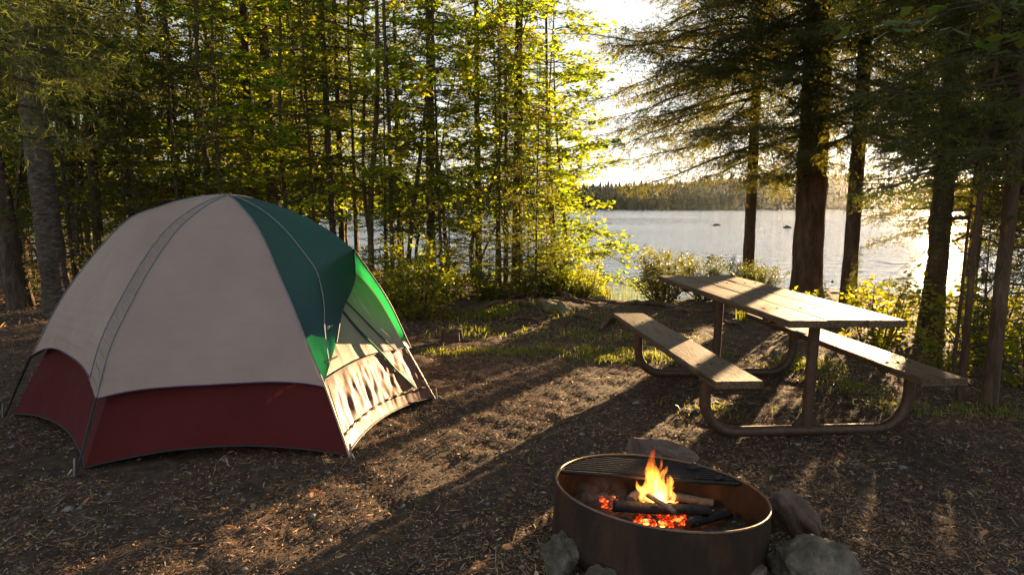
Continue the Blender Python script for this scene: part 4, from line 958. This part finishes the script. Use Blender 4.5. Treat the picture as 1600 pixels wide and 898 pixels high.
def root(pxs, r, label, seed, lift=.035):
    P = []
    for px, py in pxs: x, y = px2(px, py); P.append([x, y, gh(x, y)])
    P = catmull(np.array(P), 50); k = np.arange(50); P[:, 2] = [gh(p[0], p[1]) for p in P]; P[:, 2] += lift*np.sin(np.linspace(.1, PI, 50))**.6*(1+.6*fbm(k*.12, k*0, seed, 3))-.012
    P[:, 1] += .05*fbm(k*.15, k*0+2, seed, 3)
    c = P.mean(0); g = Geo(); tube(g, P-c, r*np.sin(np.linspace(.35, PI-.15, 50))**.7*(1+.2*fbm(k*.2, k*0, seed+3, 3)), 9, wob=.06, seed=seed)
    o = g.build('tree_root', M['bark_warm'], None, True, c); tag(o, label, 'root')
root([(790, 470), (830, 464), (868, 466), (892, 478), (905, 486)], .045, 'arched exposed root above the mossy boulder', 1, .09)
root([(845, 484), (880, 480), (915, 486), (940, 490)], .03, 'short root right of the mossy boulder', 2)
root([(905, 477), (935, 480), (965, 483), (990, 484)], .03, 'thin root along the bank edge before the open water', 3)
root([(965, 481), (1010, 479), (1050, 484), (1085, 489)], .042, 'thick root on the bank edge behind the left bench end', 4, .05)
root([(1020, 492), (1060, 487), (1110, 488), (1160, 491), (1200, 489)], .035, 'long root behind the picnic table far post', 5)
root([(938, 519), (955, 508), (975, 503), (1000, 506)], .04, 'arched root beside the far end of the left bench', 6, .08)
root([(870, 506), (900, 503), (930, 508), (945, 512)], .025, 'low root in the grass left of the left bench', 7)
root([(780, 510), (815, 505), (850, 509)], .022, 'short root in front of the mossy boulder, left', 8)
root([(740, 500), (760, 488), (790, 486), (830, 492), (850, 500)], .035, 'dark root across the bank left of the mossy boulder', 9, .06)
root([(1180, 497), (1230, 500), (1280, 508), (1330, 515)], .035, 'root running toward the foot of the thickest trunk', 10)
root([(1100, 500), (1140, 505), (1170, 515)], .022, 'small root under the table far end', 11)
# twigs and fallen sticks
for k, (px, py, L, a_, lb) in enumerate([(1130, 600, .35, -1.0, 'fallen stick under the left bench'), (1480, 700, .3, .4, 'fallen stick right of the table frame'), (655, 880, .22, 1.1, 'short pale stick at the picture bottom left of the fire ring'), (300, 850, .3, .2, 'thin stick on the dark ground below the tent'),
     (1420, 790, .28, .5, 'short stick on the ground right of the fire ring'), (770, 690, .25, -.4, 'thin stick lying in the sunlit strip before the ring')]):
    x, y = px2(px, py); d_ = np.array([math.cos(a_), math.sin(a_)])*L/2; t_ = np.linspace(-1, 1, 9)
    P = np.array([[x+d_[0]*q+.01*math.sin(q*4), y+d_[1]*q, gh(x+d_[0]*q, y+d_[1]*q)+.008] for q in t_]); g = Geo(); tube(g, P-P.mean(0), np.linspace(.006, .003, 9), 6, wob=.1); o = g.build('fallen_stick', M['stem'], None, True, P.mean(0)); tag(o, lb, 'stick')

# ------------------------------------------------------------------ litter on the ground
def chips(name, n, L, W, mat, seed, label, yr=(1.7, 10.2), pxr=(-60, 1660), pw=1.0, lift=.6, curve=.15, quad=True):
    rr = np.random.default_rng(seed); py = 320+1.45*965/(yr[0]+(yr[1]-yr[0])*rr.random(n)**pw)
    px = rr.uniform(*pxr, n); Y = 1.45*965/(py-320); x = (px-800)/960*Y
    ok = (Y < shore(x)-.02) & (np.hypot(x-RC[0], Y-RC[1]) > .43)
    keep = rr.random(n) < (.55+1.0*fbm(x*.8, Y*.8, 5, 2)+.7*fbm(x*3, Y*3, 6, 3)); ok &= keep
    x, Y = x[ok], Y[ok]; n = len(x); z = ground(x, Y)
    a = rr.uniform(0, 2*PI, n); tl = rr.normal(size=n)*.42*lift; l = L*np.minimum(rr.lognormal(0, .45, n), 2.0); w_ = W*np.minimum(rr.lognormal(0, .4, n), 1.8)
    d = np.stack([np.cos(a)*np.cos(tl), np.sin(a)*np.cos(tl), np.sin(tl)], 1); rl = rr.normal(size=n)*.7*lift
    s = np.stack([-np.sin(a)*np.cos(rl), np.cos(a)*np.cos(rl), np.sin(rl)], 1)
    c = np.stack([x, Y, z+np.abs(np.sin(tl))*l*.35+np.abs(np.sin(rl))*w_*.4+.002], 1)
    up = np.cross(d, s)*(curve*l)[:, None]*rr.uniform(-1, 1, n)[:, None]
    d = d*l[:, None]/2; s = s*w_[:, None]/2
    V = np.stack([c-d, c-s+up, c+s*1.0+up, c+d*.9-s*.4, c+d+s*.3], 1)
    i = np.arange(n)[:, None]*5
    g = Geo(); g.add(V.reshape(-1, 3), i+np.array([[0, 1, 3]])); g.F.append((i+np.array([[0, 3, 2]]), 0)); g.F.append((i+np.array([[3, 4, 2]]), 0))
    o = g.build(name, mat); tag(o, label, 'litter', kind='stuff'); return o
chips('wood_chips', 190000, .013, .0055, M['litter'], 1, 'fine wood chips and bark crumbs scattered over the campsite ground', pw=1.25)
chips('wood_chips', 17000, .026, .009, M['litter'], 2, 'larger bark flakes scattered over the campsite ground', pw=1.2)
chips('pine_needles', 50000, .045, .0022, M['litter'], 3, 'dry brown pine needles on the campsite ground', (1.7, 7), pw=1.1, curve=.05)
chips('fallen_leaves', 1100, .032, .020, M['fallen'], 4, 'small dry fallen leaves on the campsite ground', pw=1.0, curve=.25)
chips('dry_debris', 24000, .06, .012, M['litter'], 5, 'coarse dry debris on the forest floor behind the tent', (7, 17), (-60, 900), lift=1.2)
# pebbles
rr = np.random.default_rng(9); g = Geo(); ico = np.array([[0, 0, 1], [1, 0, .1], [.3, .9, 0], [-.8, .6, .1], [-.8, -.6, 0], [.3, -.9, .1], [0, 0, -.6]]); fi = np.array([[0, 1, 2], [0, 2, 3], [0, 3, 4], [0, 4, 5], [0, 5, 1], [6, 2, 1], [6, 3, 2], [6, 4, 3], [6, 5, 4], [6, 1, 5]])
n = 2600; Y = 1.7+6*rr.random(n)**1.2; x = rr.uniform(-.9, .9, n)*Y; s_ = rr.lognormal(0, .5, n)*.006; z = ground(x, Y)
V = ico[None]*(s_[:, None, None]*rr.uniform(.6, 1.4, (n, 7, 3)))*[1.2, 1, .6]+np.stack([x, Y, z], 1)[:, None]
g.add(V.reshape(-1, 3), (np.arange(n)[:, None, None]*7+fi[None]).reshape(-1, 3)); o = g.build('gravel', M['pebble']); tag(o, 'small grey gravel stones mixed into the dark ground', 'gravel', kind='stuff')

# ------------------------------------------------------------------ grass
def grass(name, patches, seed, label, mat='grass', wsc=1.0):
    rr = np.random.default_rng(seed); Vs = []
    for (px, py, rx, ry, n, h) in patches:
        cx, cy = px2(px, py); X_ = cx+rr.normal(size=n)*rx*.5; Y_ = cy+rr.normal(size=n)*ry*.5
        tf = fbm(X_*4, Y_*4, seed, 3) > rr.uniform(-.5, .35, n); X_, Y_ = X_[tf], Y_[tf]; n_ = len(X_)
        Z_ = ground(X_, Y_)-.005; a = rr.uniform(0, 6.28, n_); hh = h*np.minimum(rr.lognormal(0, .35, n_), 1.5); ln = rr.uniform(.2, 1.5, n_); w_ = .0035*wsc*(1+hh*4)
        b = np.stack([X_, Y_, Z_], 1); s = np.stack([-np.sin(a), np.cos(a), 0*a], 1)*w_[:, None]; l = np.stack([np.cos(a), np.sin(a), 0*a], 1)
        m1_ = b+l*(hh*ln*.3)[:, None]+[0, 0, 1]*(hh*.6)[:, None]; e = b+l*(hh*ln)[:, None]+[0, 0, 1]*(hh*(1-.25*ln))[:, None]
        Vs.append(np.stack([b-s, b+s, m1_+s*.7, m1_-s*.7, e], 1).reshape(-1, 3))
    V = np.concatenate(Vs); i = np.arange(len(V)//5)[:, None]*5; g = Geo(); g.add(V, i+np.array([[0, 1, 2, 3]])); g.F.append((i+np.array([[3, 2, 4]]), 0))
    o = g.build(name, M[mat]); tag(o, label, 'grass', kind='stuff')
grass('grass', [(800, 552, 1.0, .18, 1000, .035), (900, 550, .9, .18, 1500, .04), (960, 562, .5, .16, 700, .04), (700, 552, .6, .12, 350, .035), (1000, 530, .8, .4, 700, .04), (880, 525, .8, .4, 450, .04),
   (770, 498, .5, .22, 800, .085), (730, 500, .5, .3, 600, .07), (800, 492, .4, .2, 350, .08), (740, 522, .5, .3, 700, .06), (950, 505, .8, .4, 700, .05), (1060, 560, .5, .3, 700, .06)], 1, 'sparse sunlit grass between the tent and the left bench')
grass('grass', [(1330, 605, .3, .3, 400, .035), (1370, 620, .25, .25, 250, .035), (1300, 590, .3, .25, 250, .035), (1260, 570, .3, .3, 500, .06), (1420, 640, .3, .15, 160, .06), (1210, 578, .15, .12, 200, .05), (1160, 500, .07, .05, 90, .12), (1540, 640, .3, .12, 120, .05), (1590, 650, .3, .2, 90, .05), (1470, 645, .3, .12, 70, .05), (1110, 640, .3, .2, 120, .05)], 2, 'grass under and beyond the picnic table right side')
grass('tall_grass', [(880, 462, .5, .3, 700, .36), (920, 462, .4, .25, 600, .30), (850, 455, .5, .4, 500, .4), (905, 450, .5, .5, 700, .42), (790, 462, .5, .3, 250, .25)], 3, 'tall lit grass on the bank beside the open water', wsc=1.1)
# reeds in the shallow water
rr = np.random.default_rng(5); V = []
for k in range(420):
    q = at(rr.normal(975, 42), rr.uniform(445, 478), WATER); h = rr.uniform(.10, .38); l = rr.normal(size=2)*.05; V += [q+[-.003, 0, -.1], q+[.003, 0, -.1], q+[l[0], l[1], h]]
g = Geo(); g.add(np.array(V), np.arange(len(V)).reshape(-1, 3)); o = g.build('reeds', M['grass']); tag(o, 'thin reeds standing in the shallow water behind the bank', 'reeds', kind='stuff')
